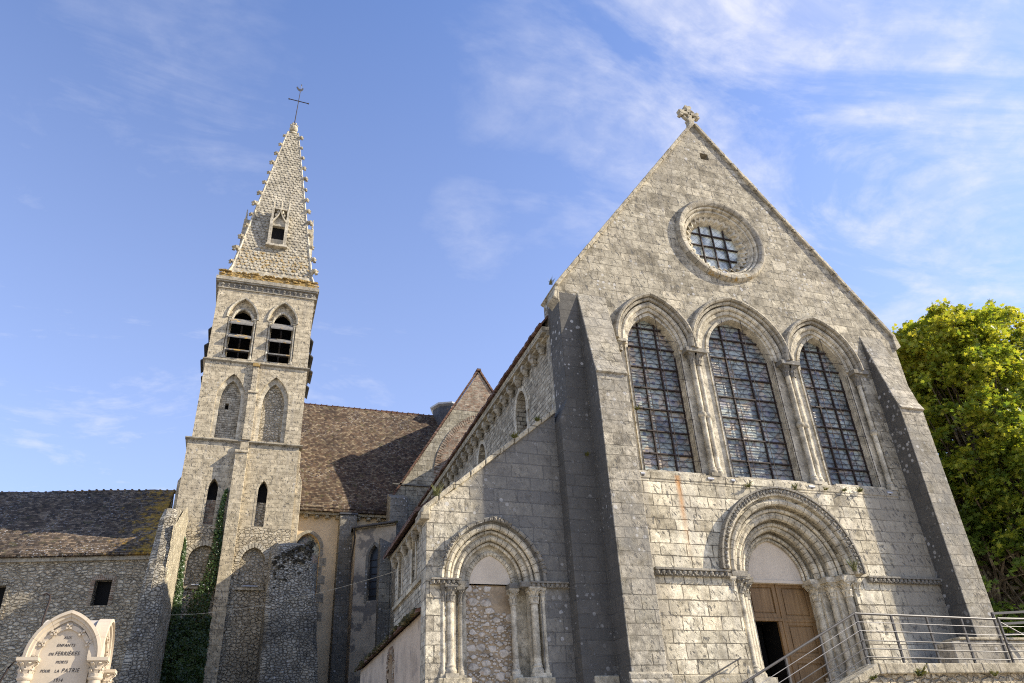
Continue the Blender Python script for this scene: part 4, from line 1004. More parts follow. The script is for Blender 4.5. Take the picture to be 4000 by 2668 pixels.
for i, (a, z0) in enumerate(SL):
    s = MB(); s.plate([(a.xl-.01, z0), (a.xr+.01, z0), (a.xr+.01, 15.3), (a.xl-.01, 15.3)], [], TY+.40, XZ); sl_ = link('slit_window', s, M['brick'] if i == 0 else M['fill'], tower)
    s = MB(); s.plate([(a.xl-.05, 15.3), (a.xr+.05, 15.3), (a.xr+.05, 16.6), (a.xl-.05, 16.6)], [], TY+.44, XZ); link('dark_opening', s, M['black'], sl_)
    s = MB(); ring(s, a, [(.0, TY+.01), (.0, TY-.012), (.12, TY-.012), (.12, TY+.01)], 8, 4, .01, 0, 2)
    for xx in (a.xl-.12, a.xr): s.box(xx, xx+.12, TY-.012, TY+.01, z0, a.zs)
    link('jamb', s, M['tower'], sl_)
# middle stage, two walled-up lancets
ML = [(Arch(-2.90, -1.22, 21.6, 23.3), 18.95), (Arch(-.42, 1.36, 21.6, 23.36), 18.95)]
stage('middle_stage', -3.84, 2.30, 18.9, 24.05, [a.hole(z0+.01, 10) for a, z0 in ML], (.30,)*2, M['tower'])
for i, (a, z0) in enumerate(ML):
    s = MB(); s.plate([(a.xl-.02, z0), (a.xr+.02, z0), (a.xr+.02, a.za+.05), (a.xl-.02, a.za+.05)], [[(-2.32, 21.05), (-2.12, 21.05), (-2.12, 21.45), (-2.32, 21.45)]] if i == 0 else [], TY+.46, XZ, (.3,) if i == 0 else ())
    bl = link('blind_lancet', s, M['nave'] if i == 0 else M['fill'], tower)
    b = Arch(a.xl+.24, a.xr-.24, 21.6, a.za-.38)
    s = MB(); ring(s, b, [(.0, TY+.48), (.0, TY+.22), (.30, TY+.20), (.30, TY+.48)], 12, 7, .012, .004, 5)
    for xx in (a.xl-.02, a.xr-.24):
        for k in range(6): s.box(xx, xx+.26, TY+.21, TY+.48, z0+(21.6-z0)*k/6+.005, z0+(21.6-z0)*(k+1)/6-.005)
    link('inner_order', s, M['mould'], bl)
    if i == 0: s = MB(); s.plate([(-2.4, 21.0), (-2.0, 21.0), (-2.0, 21.5), (-2.4, 21.5)], [], TY+.76, XZ); link('dark_hole', s, M['black'], bl)
# belfry
BF = [(Arch(-2.95, -1.17, 27.35, 28.85), 24.4), (Arch(-.45, 1.31, 27.4, 28.93), 24.4)]
stage('belfry', -3.80, 2.29, 24.2, 29.6, [a.hole(z0, 12) for a, z0 in BF], (.28,)*2, M['tower'])
for i, (a, z0) in enumerate(BF):
    b = Arch(a.xl+.24, a.xr-.24, 27.35, a.za-.62)
    s = MB(); s.plate(a.hole(z0, 12), [b.hole(z0+.02, 12)], TY+.28, XZ, (.4,)); lo = link('belfry_opening', s, M['tower'], tower)
    s = MB(); ring(s, b, roll(.0, TY+.24, .10), 14, 8, .012, .003, 3); ring(s, a, [(.0, TY+.02), (.0, TY-.07), (.10, TY-.09), (.12, TY+.02)], 14, 9, .012, .003, 3); link('arch_roll', s, M['mould'], lo, True)
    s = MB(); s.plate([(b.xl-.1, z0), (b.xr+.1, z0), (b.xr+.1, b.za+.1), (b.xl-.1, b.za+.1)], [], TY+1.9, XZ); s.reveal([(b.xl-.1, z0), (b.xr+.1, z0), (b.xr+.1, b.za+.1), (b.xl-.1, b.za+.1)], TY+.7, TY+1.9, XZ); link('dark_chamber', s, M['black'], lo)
    for xx in (a.xl+.10, a.xr-.10):
        c = MB(); column(c, xx, TY+.10, z0+.08, 27.1, .075); capital(c, xx, TY+.10, 27.1, 27.4, .075, 3, 1.5); link('colonnette', c, M['mould'], lo, True)
    for (zt, zb_, pr) in ((27.42, 26.80, .30), (26.28, 25.82, .28), (25.18, 24.90, .26)):
        s = MB(); s.px([(TY+.22, zt), (TY-pr, zb_), (TY-pr, zb_-.08), (TY+.26, zt-.10)], a.xl+.20, a.xr-.20); link('louvre_board', s, M['board'], lo)
    s = MB()
    for (q, zz) in ((.35, 25.3), (.65, 26.5), (.5, 24.75)): s.box(b.xl, b.xr, TY+.8, TY+.92, zz, zz+.10)
    s.box(b.cx-.05, b.cx+.05, TY+.85, TY+.95, z0, 27.3); link('timber', s, M['wood_dark'], lo)
for sx, xs in ((1, 2.29), (-1, -3.80)):
    s = MB()
    for yy in (46.0, 48.3):
        for (zt, pr) in ((27.2, .28), (26.0, .36), (24.9, .42)): s.py([(xs, zt), (xs+sx*pr, zt-.34), (xs+sx*pr, zt-.42), (xs, zt-.12)], yy, yy+1.7)
    link('side_louvre', s, M['slate'], tower)
# string courses
for (z0, z1, xl, xr, pr) in ((18.72, 18.92, -4.02, 2.30, .16), (24.05, 24.24, -3.86, 2.30, .14)):
    s = MB(); s.px([(TY-.02, z0), (TY-pr, z0+.07), (TY-pr, z1-.06), (TY+.0, z1), (TY+.05, z0)], xl-pr, xr+pr)
    s.py([(xl-pr, z0+.07), (xl, z0), (xl, z1), (xl-pr, z1-.06)], TY+.05, 51.2); s.py([(xr+pr, z0+.07), (xr, z0), (xr, z1), (xr+pr, z1-.06)], TY+.05, 51.2)
    link('string_course', s, M['hood'], tower)
# pilasters in the middle of the front
s = MB(); s.px([(TY+.02, 18.35), (TY-.40, 18.02), (TY-.40, G0), (TY+.02, G0)], -1.32, -.62); s.px([(TY+.02, 18.72), (TY-.24, 18.72), (TY-.24, 18.0), (TY+.02, 18.0)], -1.12, -.64)
s.px([(TY+.0, 18.40), (TY-.46, 18.06), (TY-.46, 17.98), (TY+.0, 18.1)], -1.36, -.58); link('pilaster', s, M['tower'], tower, bevel=.02)
s = MB(); s.px([(TY+.02, 22.25), (TY-.24, 22.05), (TY-.24, 18.9), (TY+.02, 18.9)], -1.08, -.56); s.px([(TY+.02, 24.05), (TY-.17, 23.9), (TY-.17, 22.1), (TY+.02, 22.1)], -.99, -.64)
s.px([(TY+.0, 22.32), (TY-.30, 22.08), (TY-.30, 21.98), (TY, 22.1)], -1.12, -.52); link('pilaster', s, M['tower'], tower, bevel=.02)
s = MB(); s.box(-1.02, -.6, TY-.24, TY, 23.88, 24.1); link('pilaster_cap', s, M['lichen_ledge'], tower)
# corner buttress on the right, low set-off on the left
s = MB(); s.py([(2.2, G0), (2.66, G0), (2.66, 16.6), (2.42, 17.3), (2.2, 17.4)], 45.25, 47.0); s.py([(2.2, 17.3), (2.42, 17.3), (2.42, 18.6), (2.2, 18.7)], 45.3, 46.6); s.py([(-4.02, G0), (-4.28, G0), (-4.28, 16.6), (-4.02, 17.1)], 46.2, 47.6)
link('corner_buttress', s, M['tower'], tower, bevel=.03)
# cornice with carved blocks
s = MB()
def band(z0, z1, pr): s.box(-3.80-pr, 2.29+pr, TY-pr, 51.2+pr, z0, z1)
band(30.06, 30.32, .26); band(29.95, 30.06, .20); band(29.5, 29.58, .08)
cor = link('cornice', s, M['hood'], tower)
s = MB(); band(29.58, 29.95, .05)
for k in range(17):
    x = -3.6+k*.355; s.blob((x, TY-.08, 29.80), (.13, .08, .10), k, .3, 4); s.blob((x, TY-.06, 29.66), (.07, .06, .08), k+40, .3, 3)
for k in range(8):
    for xs in (-3.86, 2.35): s.blob((xs, 45.3+k*.75, 29.8), (.1, .13, .13), k, .3, 4)
link('carved_frieze', s, M['frieze'], cor)
s = MB(); band(30.32, 30.62, .14); band(30.62, 30.88, .0); rn = random.Random(77)
for k in range(150): s.blob((rn.uniform(-3.9, 2.4), TY-rn.uniform(-.02, .16), rn.choice((30.42, 30.60, 30.64, 30.86))), (rn.uniform(.08, .24), .09, rn.uniform(.05, .11)), k, .35, 3)
link('lichened_ledge', s, M['lichen_ledge'], cor)
# spire
SB = dict(x0=-3.36, x1=2.08, y0=45.28, y1=50.72, z=30.8); ST = dict(x0=-.93, x1=-.13, y0=47.62, y1=48.42, z=47.1)
def sp(u, v, h):    # point in the spire: u, v 0..1 across the plan, h 0..1 up
    e = .12*max(0, 1-h/.05)
    x0 = SB['x0']+(ST['x0']-SB['x0'])*h-e; x1 = SB['x1']+(ST['x1']-SB['x1'])*h+e; y0 = SB['y0']+(ST['y0']-SB['y0'])*h-e; y1 = SB['y1']+(ST['y1']-SB['y1'])*h+e
    return Vector((x0+(x1-x0)*u, y0+(y1-y0)*v, SB['z']+(ST['z']-SB['z'])*h))
s = MB(); hs = [0, .02, .05]+[.1*i for i in range(1, 11)]
vs = [tuple(sp(u, v, h)) for h in hs for (u, v) in ((0, 0), (1, 0), (1, 1), (0, 1))]
s.add(vs, [(4*i+k, 4*i+(k+1) % 4, 4*i+4+(k+1) % 4, 4*i+4+k) for i in range(len(hs)-1) for k in range(4)]+[tuple(range(4*len(hs)-4, 4*len(hs)))])
spire = link('spire', s, M['scale'], tower)
s = MB(); rn = random.Random(55); rows = 58
for face in range(3):
    for r_ in range(rows):
        h0 = .045+.945*r_/rows; h1 = .045+.945*(r_+1)/rows; hm = h0+(h1-h0)*1.32
        W_ = (sp(1, 0, h0)-sp(0, 0, h0)).length; n = max(1, int(round(W_/.29)))
        for k in range(n+(r_ % 2)):
            c0 = (k-(.5 if r_ % 2 else 0))/n; c1 = c0+1/n
            c0, c1 = max(0, c0), min(1, c1)
            if c1-c0 < .3/n: continue
            if face == 0:
                q = sp((c0+c1)/2, 0, h0)
                if 33.9 < q.z < 37.3 and -1.25 < q.x < 0: continue
            def P(c, h, o):
                p = sp(c, 0, h) if face == 0 else (sp(1, c, h) if face == 1 else sp(0, c, h))
                nrm = Vector((0, -.99, .14)) if face == 0 else Vector((.99 if face == 1 else -.99, 0, .14))
                return tuple(p+nrm*o)
            cm = (c0+c1)/2; e = .04/n; o = .046+rn.uniform(-.016, .016); dd = (h1-h0)
            vs = [P(c0+e, hm, .004), P(c1-e, hm, .004), P(c1-e, h0+dd*.42, o), P(cm+.22/n, h0+dd*.08, o), P(cm, h0, o), P(cm-.22/n, h0+dd*.08, o), P(c0+e, h0+dd*.42, o),
                  P(c1-e, h0+dd*.42, 0), P(cm, h0, 0), P(c0+e, h0+dd*.42, 0)]
            s.add(vs, [(0, 1, 2, 3, 4, 5, 6), (2, 7, 8, 4, 3), (6, 5, 4, 8, 9)])
link('stone_scales', s, M['scale'], spire)
for k, (u, v) in enumerate(((0, 0), (1, 0), (1, 1), (0, 1))):
    s = MB(); pts = [sp(u, v, h/20) for h in range(21)]; s.tube(pts, [.10-.04*i/20 for i in range(21)], 6)
    link('edge_roll', s, M['mould'], spire, True)
cs = MB()    # one crocket, curling outwards along +x
cs.tube([(-.08, 0, -.30), (.04, 0, -.10), (.13, 0, .05), (.25, 0, .12), (.34, 0, .05), (.33, 0, -.06), (.25, 0, -.08)], [.09, .10, .11, .12, .11, .10, .06], 7)
cs.blob((.27, .10, .07), .09, 1, .3, 4); cs.blob((.27, -.10, .07), .09, 2, .3, 4); cs.blob((.16, 0, .17), (.1, .09, .05), 3, .3, 4)
first = None
for k in range(13):
    h = .085+.885*k/12.0
    for (u, v, ang) in ((0, 0, 225), (1, 0, 315), (1, 1, 45), (0, 1, 135)):
        p = sp(u, v, h-.012); ang2 = {225: 190, 315: 350}.get(ang, ang)
        if first is None: first = o = link('crocket', cs, M['lichen_ledge'] if 0 else M['coping'], spire, True)
        else: o = first.copy(); COL.objects.link(o)
        o.parent = spire; o.location = p-Vector(tower.location)-Vector((math.cos(rad(ang2)), math.sin(rad(ang2)), 0))*.07; o.rotation_euler = (0, 0, rad(ang2+(k*37 % 20-10))); sc_ = (1.22-.3*h)*(.85+.3*((k*7+u*3+v*5) % 4)/3); o.scale = (sc_,)*3
# the crocket mesh was built about the tower base: move it back to its own origin
for vtx in first.data.vertices: vtx.co += Vector(tower.location)
# spire dormers
def dormer(fn, name):
    s = MB(); E = lambda poly, a, b: s.ext(poly, a, b, fn)
    E([(-1.34, 33.86), (.10, 33.86), (.10, 34.02), (-1.34, 34.02)], 45.36, 46.0)
    for x in (-1.26, -.20): E([(x, 34.02), (x+.22, 34.02), (x+.22, 36.3), (x, 36.3)], 45.46, 46.3); E([(x+.03, 36.3), (x+.19, 36.3), (x+.17, 37.35), (x+.05, 37.35)], 45.50, 46.4)
    E([(-1.04, 35.75), (-.20, 35.75), (-.20, 35.92), (-1.04, 35.92)], 45.56, 46.2)
    E([(-1.04, 35.92), (-.20, 35.92), (-.20, 36.5), (-1.04, 36.5)], 45.66, 46.3)
    d_ = link('spire_dormer', s, M['mould'], spire)
    s2 = MB(); E2 = lambda poly, a, b: s2.ext(poly, a, b, fn)
    og = [(-1.10, 36.1), (-.98, 36.25), (-.80, 36.55), (-.68, 36.85), (-.62, 37.2), (-.56, 36.85), (-.44, 36.55), (-.26, 36.25), (-.14, 36.1)]
    for (a, b) in zip(og, og[1:]): E2([(a[0], a[1]-.06), (b[0], b[1]-.06), (b[0], b[1]+.09), (a[0], a[1]+.09)], 45.44, 45.62)
    for (x, z) in ((-.9, 36.75), (-.34, 36.75), (-.78, 37.05), (-.46, 37.05)): s2.blob(fn((x, z), 45.6), (.10, .07, .13), int(x*100), .3, 4)
    E2([(-1.06, 37.25), (-.18, 37.25), (-.18, 37.36), (-1.06, 37.36)], 45.52, 46.4)
    for x in (-1.15, -.09, -.62):
        for k in range(5): s2.blob(fn((x, 37.45+k*.19), 45.62), (.085-.012*k, .085-.012*k, .12), k, .3, 4)
    return link('tracery', s2, M['mould'], d_), d_
_, d0 = dormer(XZ, 'front')
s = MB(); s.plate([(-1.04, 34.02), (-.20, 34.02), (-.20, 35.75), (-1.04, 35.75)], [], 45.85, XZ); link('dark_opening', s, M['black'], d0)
dormer(lambda p, w_: (-.62+(-48.0+w_), 48.0+(p[0]+.62), p[1]), 'left'); dormer(lambda p, w_: (-.62-(-48.0+w_), 48.0+(p[0]+.62), p[1]), 'right')
s = MB(); s.lathe([(.0, 47.0), (.52, 47.0), (.50, 47.16), (.2, 47.22), (.16, 47.5), (.3, 47.62), (.34, 47.85), (.30, 48.05), (.18, 48.2), (.10, 48.4), (.0, 48.5)], -.53, 48.02, 14)
for k in range(6): an = k*math.pi/3; s.blob((-.53+.24*math.cos(an), 48.02+.24*math.sin(an), 48.26), (.08, .08, .14), k, .3, 4)
link('finial', s, M['coping'], spire, True)
s = MB(); s.tube([(-.53, 48.02, 48.4), (-.40, 48.02, 52.3)], [.045, .028], 6); s.tube([(-1.22, 48.02, 51.22), (.36, 48.02, 51.12)], .04, 6)
for x, z in ((-1.22, 51.22), (.36, 51.12)): s.blob((x, 48.02, z), .07, 2, .1, 4)
ic = link('iron_cross', s, M['iron'], spire)
s = MB(); bx, bz = -.40, 52.5
s.py([(bx-.30, bz+.12), (bx-.36, bz+.28), (bx-.26, bz+.36), (bx-.16, bz+.16), (bx+.04, bz+.10), (bx+.12, bz+.28), (bx+.24, bz+.26), (bx+.18, bz+.04), (bx+.06, bz-.10), (bx-.08, bz-.12), (bx-.2, bz-.02)], 47.99, 48.05)
s.tube([(bx, 48.02, bz-.2), (bx+.03, 48.02, bz+.62)], .022, 6); s.blob((bx+.03, 48.02, bz+.66), .06, 1, .05, 4)
link('weathercock', s, M['bird'], ic)

# ================================================================== RUINED BUTTRESS WALLS beside the tower
def rough_wall(name, sections, mat, seed, amp, label, cat, loc):
    """sections: rings of the outline from bottom to top, resampled and roughened"""
    rn = random.Random(seed); rows = len(sections); per = 56
    def resample(poly):
        n = len(poly); L = [0]
        for i in range(n): L.append(L[-1]+math.dist(poly[i], poly[(i+1) % n]))
        out = []
        for k in range(per):
            d = L[-1]*k/per
            for i in range(n):
                if L[i] <= d <= L[i+1]:
                    t = (d-L[i])/(L[i+1]-L[i]+1e-9); a, b = poly[i], poly[(i+1) % n]; out.append(tuple(a[j]+(b[j]-a[j])*t for j in range(3))); break
        return out
    res = [resample(s_) for s_ in sections]
    vs = []; sub = 10; rings = []
    for i in range(rows-1):
        for k in range(sub): t = k/sub; rings.append([tuple(a[j]+(b[j]-a[j])*t for j in range(3)) for a, b in zip(res[i], res[i+1])])
    rings.append(res[-1])
    for r_ in rings:
        cx_ = sum(p[0] for p in r_)/per; cy_ = sum(p[1] for p in r_)/per
        for p in r_:
            d = mnoise.noise(Vector(p)*1.9)*amp+mnoise.noise(Vector(p)*5.0)*amp*.6
            v = Vector((p[0]-cx_, p[1]-cy_, 0)); v = v.normalized()*d if v.length else v
            vs.append((p[0]+v.x, p[1]+v.y, p[2]+mnoise.noise(Vector(p)*2.3+Vector((5, 5, 5)))*amp*.7))
    R_ = len(rings); s = MB()
    s.add(vs, [(i*per+k, i*per+(k+1) % per, (i+1)*per+(k+1) % per, (i+1)*per+k) for i in range(R_-1) for k in range(per)]+[tuple(range((R_-1)*per, R_*per))])
    root = thing(name, loc, label, cat)
    link('rubble_core', s, mat, root)
    return root
def sec(x0, x1, y0, y1, z, rr=.2, zb=None):
    zb = z if zb is None else zb
    return [(x0, y1, zb), (x0, y0+rr, z), (x0+rr, y0, z), (x1-rr*.3, y0, z), (x1, y0+rr*.3, z), (x1, y1, zb)]
ru = rough_wall('ruined_buttress', [sec(-4.60, -3.30, 37.6, 45.0, G0), sec(-4.45, -3.30, 37.8, 45.0, 4.6), sec(-4.18, -3.30, 38.0, 45.0, 9.5), sec(-4.05, -3.30, 38.2, 45.0, 11.9, .2, 13.7), sec(-3.95, -3.36, 38.7, 45.0, 12.5, .15, 14.35)],
           M['ruin'], 3, .09, 'narrow ruined rubble buttress left of the ivy with a sunlit flank', 'buttress', (-3.9, 41, G0))
s = MB(); rn = random.Random(2); gy, gz = 26, 60; vs = []
for j in range(gz+1):
    for i in range(gy+1):
        y = 38.02+6.85*i/gy; zt_ = 11.6+2.35*min(1, max(0, (y-38.25)/4.5))**.8; z = G0+(zt_-G0)*j/gz
        vs.append((-3.25-.10*max(0, 1-i/2)+.05*mnoise.noise(Vector((y*1.5, z*1.5, 2)))+.03*mnoise.noise(Vector((y*5, z*5, 7))), y, z))
s.add(vs, [(j*(gy+1)+i, j*(gy+1)+i+1, (j+1)*(gy+1)+i+1, (j+1)*(gy+1)+i) for j in range(gz) for i in range(gy)])
link('lime_render', s, M['render'], ru)
ru2 = rough_wall('ruined_buttress', [sec(1.22, 4.55, 39.9, 45.0, G0), sec(1.24, 4.06, 40.5, 45.0, 4.6), sec(1.22, 3.65, 40.9, 45.0, 8.6), sec(1.25, 3.3, 41.1, 45.0, 11.0, .25, 12.4), sec(1.6, 3.2, 41.4, 45.0, 11.8, .2, 12.9)],
           M['ruin'], 8, .10, 'wide ruined rubble buttress with a mossy top at the right foot of the tower', 'buttress', (2.6, 42.5, G0))
s = MB(); rn = random.Random(14)
for k in range(150):
    t = rn.random(); x = 1.35+1.9*t; z = 11.0+.95*t-rn.random()**2*1.6; y = 41.05+rn.uniform(-.1, .15); r = rn.uniform(.05, .15)
    s.blob((x, y+.05, z), (r, .05, r*.7), k, .35, 3)
link('moss', s, M['ruin_moss'], ru2)['kind'] = 'stuff'

# ================================================================== MONASTERY WING on the left
wing = thing('monastery_wing', (-7.6, 45.4, G0), 'long rubble monastery wing with a lichen covered tiled roof', 'building')
ang = rad(13); wd = Vector((-math.cos(ang), math.sin(ang), 0)); wn = Vector((wd.y, -wd.x, 0))
if wn.y < 0: wn = -wn
WP = Vector((-7.6, 45.4, 0)); WG = lambda p, d_: tuple(WP+wd*p[0]+wn*d_+Vector((0, 0, p[1])))
holes = [[(-1.20, 9.34), (-.35, 9.34), (-.35, 10.62), (-1.20, 10.62)], [(3.95, 8.2), (4.85, 8.2), (4.85, 10.47), (3.95, 10.47)]]
s = MB(); s.plate([(-2.95, G0), (16, G0), (16, 11.82), (-2.95, 11.82)], holes, 0, WG, (.40, .40)); s.add([WG((-2.95, G0), 0), WG((-.4, G0), 10.2), WG((-.4, 11.82), 10.2), WG((-1.75, 17.0), 5.1), WG((-2.95, 11.82), 0)], [(0, 1, 2, 3, 4)])
link('wall', s, M['monastery'], wing)
s = MB(); s.add([WG((-3.05, 11.94), -.25), WG((16, 11.94), -.25), WG((16, 17.2), 5.1), WG((-1.8, 17.2), 5.1), WG((16, 11.9), 10.4), WG((-.4, 11.9), 10.4), WG((-3.05, 11.83), -.25), WG((16, 11.83), -.25)], [(0, 1, 2, 3), (3, 2, 4, 5), (0, 6, 7, 1)])
rf = link('roof', s, M['roof_left'], wing); s = MB(); sag(s, WG((-3.05, 11.97), -.27), WG((16, 11.97), -.27), WG((16, 17.24), 5.06), WG((-1.8, 17.24), 5.06), 60, 24, .16, 8); link('tile_field', s, M['roof_left'], rf, True)
s = MB(); s.box(-5.3, -4.06, 46.4, 48.0, G0, 11.9); link('link_wall', s, M['monastery'], wing)
s = MB(); rn = random.Random(23); u = -1.8
while u < 16:
    hh = 17.16+.05*math.sin(u*.7)+rn.uniform(0, .03); s.ext([(u, hh), (u+.36, hh), (u+.36, hh+.12), (u, hh+.12)], 4.96, 5.24, WG); s.ext([(u-.05, hh), (u+.04, hh), (u+.04, hh+.19), (u-.05, hh+.19)], 4.94, 5.26, WG); u += .42
link('ridge_tiles', s, M['roof_left'], rf)
s = MB(); u = -3.05
while u < 15.9: s.ext([(u+.006, 11.84), (u+.2, 11.84), (u+.2, 11.96+rn.uniform(-.01, .03)), (u+.006, 11.95)], -.33+rn.uniform(-.03, .03), -.1, WG); u += .21
link('eave_tiles', s, M['roof_left'], rf)
s = MB(); u = -2.9
while u < 15.5: w_ = rn.uniform(.6, 1.2); s.ext([(u, 11.63), (u+w_-.012, 11.63), (u+w_-.012, 11.83), (u, 11.83)], -.14, .02, WG); u += w_
link('cornice', s, M['hood'], wing)
for i, h_ in enumerate(holes):
    (u0, z0), (u1, _), (_, z1), _ = h_; s = MB()
    n = 13 if i == 0 else 18
    for k in range(n):
        for (a, b) in ((u0-.16-.05*(k % 2), u0), (u1, u1+.18+.05*(k % 2))):
            zz = z0+(z1-z0)*k/n; s.ext([(a, zz+.01), (b, zz+.01), (b, zz+(z1-z0)/n-.012), (a, zz+(z1-z0)/n-.012)], -.03+rn.uniform(-.01, .01), .39, WG)
    for k in range(12): a = u0-.2+(u1-u0+.4)*k/12; s.ext([(a+.008, z1), (a+(u1-u0+.4)/12-.008, z1), (a+(u1-u0+.4)/12-.008, z1+.2+.06*math.sin(k/11*3.14)), (a+.008, z1+.2+.06*math.sin(k/11*3.14))], -.03, .1, WG)
    wi = link('window', s, M['brick'] if i == 0 else M['monastery'], wing)
    s = MB(); s.plate([(u0-.01, z0), (u1+.01, z0), (u1+.01, z1), (u0-.01, z1)], [], .385, WG); link('dark_pane', s, M['black'], wi)

# ================================================================== WAR MEMORIAL
mem = thing('war_memorial', (-2.65, 15.75, G0), 'pale limestone war memorial with pointed arches and carved inscription', 'memorial')
mx0, mx1, my0, my1 = -3.22, -2.08, 15.0, 16.45
FA = Arch(mx0, mx1, 2.27, 3.02); SA = Arch(my0+.02, my1-.02, 2.27, 3.015)
s = MB(); s.py(Arch(mx0+.115, mx1-.115, 2.27, 3.0).hole(2.2, 10), my0+.12, my1-.1); s.px(Arch(my0+.135, my1-.135, 2.27, 2.995).hole(2.2, 10), mx0+.1, mx1-.12)
link('vault_block', s, M['memorial_top'], mem)
s = MB(); s.box(mx0+.16, mx1-.16, my0+.16, my1-.16, G0+.3, 2.3); s.box(mx0-.25, mx1+.25, my0-.2, my1+.2, G0, G0+.35); s.box(mx0-.12, mx1+.12, my0-.1, my1+.1, G0+.35, G0+.75)
link('shaft', s, M['memorial'], mem, bevel=.015)
for (fn, A, y0, sg) in ((XZ, FA, my0, 1), (YZ, SA, mx1, -1)):
    s = MB(); Y_ = lambda d_: y0+sg*d_
    ring(s, A, [(.0, Y_(.20)), (.0, Y_(.0)), (-.05, Y_(-.01)), (-.06, Y_(.025)), (-.10, Y_(.03)), (-.11, Y_(.06)), (-.15, Y_(.07)), (-.16, Y_(.20))], 16, 3, .004, 0, 3, fn)
    link('arch_moulding', s, M['memorial'], mem, True)
    s = MB(); I = Arch(A.xl+.15, A.xr-.15, 2.27, 2.80); pp = I.hole(G0+.75, 10); s.ext(pp, Y_(.10), Y_(.155), fn)
    J_ = Arch(A.xl+.21, A.xr-.21, 2.27, 2.73)
    ring(s, J_, [(.0, Y_(.10)), (.0, Y_(.075)), (.07, Y_(.075)), (.07, Y_(.10))], 14, 0, 0, 0, 0, fn)
    pan = link('panel', s, M['memorial'], mem)
    for t in (0.02, .34, .66, 1.0, 1.34, 1.66, 1.98):
        q = J_.pt(t, .035); s = MB(); k = .042
        for (ax_, az_) in ((-1, -1), (1, -1), (1, 1), (-1, 1)):
            s.ext([(q[0]+ax_*.004, q[1]+az_*.012), (q[0]+ax_*k, q[1]+az_*.012), (q[0]+ax_*k, q[1]+az_*k), (q[0]+ax_*.012, q[1]+az_*k)], Y_(.045), Y_(.08), fn)
        s.blob(fn(q, Y_(.05)), .014, 1, .1, 4); link('rosette', s, M['memorial'], pan)
for (cx_, cy_) in ((mx0+.10, my0+.06), (mx1-.02, my0+.06), (mx1-.04, my1-.02), (mx0+.1, my1-.02)):
    c = MB(); column(c, cx_, cy_, G0+.9, 1.98, .092); c.lathe([(.095, 1.93), (.115, 1.955), (.115, 1.975), (.095, 1.99)], cx_, cy_, 16)
    col = link('column', c, M['memorial'], mem, True)
    c = MB(); capital(c, cx_, cy_, 2.0, 2.25, .088, 4, 1.7); c.box(cx_-.155, cx_+.155, cy_-.155, cy_+.155, 2.215, 2.268); link('capital', c, M['memorial'], col)
def text(body, cx_, z, width, cap, parent, shear=.18):
    cu = bpy.data.curves.new('inscription', 'FONT'); cu.body = body; cu.shear = shear; cu.extrude = .012; cu.space_character = 1.12; cu.align_x = 'LEFT'
    o = bpy.data.objects.new('inscription', cu); COL.objects.link(o)
    dg = bpy.context.evaluated_depsgraph_get(); me = bpy.data.meshes.new_from_object(o.evaluated_get(dg)); bpy.data.objects.remove(o)
    xs = [v.co.x for v in me.vertices]; w_ = max(xs)-min(xs); k = width/w_; x0 = min(xs); kz = cap/.70
    s = MB(); s.v = [(cx_+(v.co.x-x0)*k-width/2, my0+.098-v.co.z*.25, z+v.co.y*kz) for v in me.vertices]; s.f = [tuple(p.vertices) for p in me.polygons]
    return link('inscription', s, M['letter'], parent)
pan = [o for o in mem.children if o.name.startswith('panel')][0]
for (b, cx_, z, w_, c_) in (('AUX', -2.637, 2.575, .115, .042), ('ENFANTS', -2.637, 2.455, .265, .044), ('DE', -2.822, 2.320, .075, .040), ('FERRIÈRES', -2.590, 2.320, .355, .060),
                      ('MORTS', -2.642, 2.196, .172, .044), ('POUR', -2.855, 2.060, .135, .044), ('LA', -2.685, 2.060, .062, .044), ('PATRIE', -2.487, 2.060, .255, .062), ('1914', -2.637, 1.915, .125, .056)):
    text(b, cx_, z, w_, c_, pan)

# ================================================================== RAILINGS AND THE TERRACE WALL
tw_ = thing('terrace_wall', (15, 14.5, G0), 'rubble terrace wall with a thick stone coping that drops beside the stairs', 'wall')
s = MB()
def zc(x): return 2.06 if x >= 13.15 else 2.06-.44*(13.15-x)
s.py([(5.0, G0), (24.0, G0), (24.0, 1.84), (13.2, 1.84), (5.0, zc(5.0)-.24)], 14.40, 14.76); link('wall', s, M['monastery'], tw_)
rn = random.Random(17); x = 13.18
while x < 24:
    w_ = rn.uniform(1.0, 1.6); s = MB(); j = rn.uniform(-.012, .012); s.box(x+.006, x+w_-.006, 14.30+j, 14.86, 1.84, 2.05+j); link('coping_stone', s, M['coping'], tw_, bevel=.025); x += w_
for k in range(6):
    a, b = 13.17-1.2*k, 13.17-1.2*(k+1); s = MB(); s.py([(a-.006, zc(a)-.22), (a-.006, zc(a)), (b+.006, zc(b)), (b+.006, zc(b)-.22)], 14.30, 14.86); link('coping_stone', s, M['coping'], tw_, bevel=.025)
def railing(name, label, path, postx, zt, y, group):
    root = thing(name, (path[0][0], y, G0), label, 'railing', group)
    for x in postx:
        s = MB(); s.box(x-.022, x+.022, y-.022, y+.022, zt(x)-1.06, zt(x)-.02); link('post', s, M['steel'], root)
    s = MB(); s.tube([(a, y, zt(a)) for a in path_x(path)], .026, 8); link('handrail', s, M['steel'], root, True)
    for dz_, thin in ((.186, 1), (.371, 1), (.576, 0), (.747, 0), (.92, 0)):
        s = MB(); s.tube([(a, y-.03, zt(a)-dz_) for a in path_x(path)], .007 if thin else .013, 6); link('rail', s, M['steel_light'] if thin else M['steel'], root, True)
    return root
def path_x(p): return [q[0] for q in p]
zt1 = lambda x: 3.137-.0175*(x-13.15) if x >= 13.15 else 3.137-.437*(13.15-x)
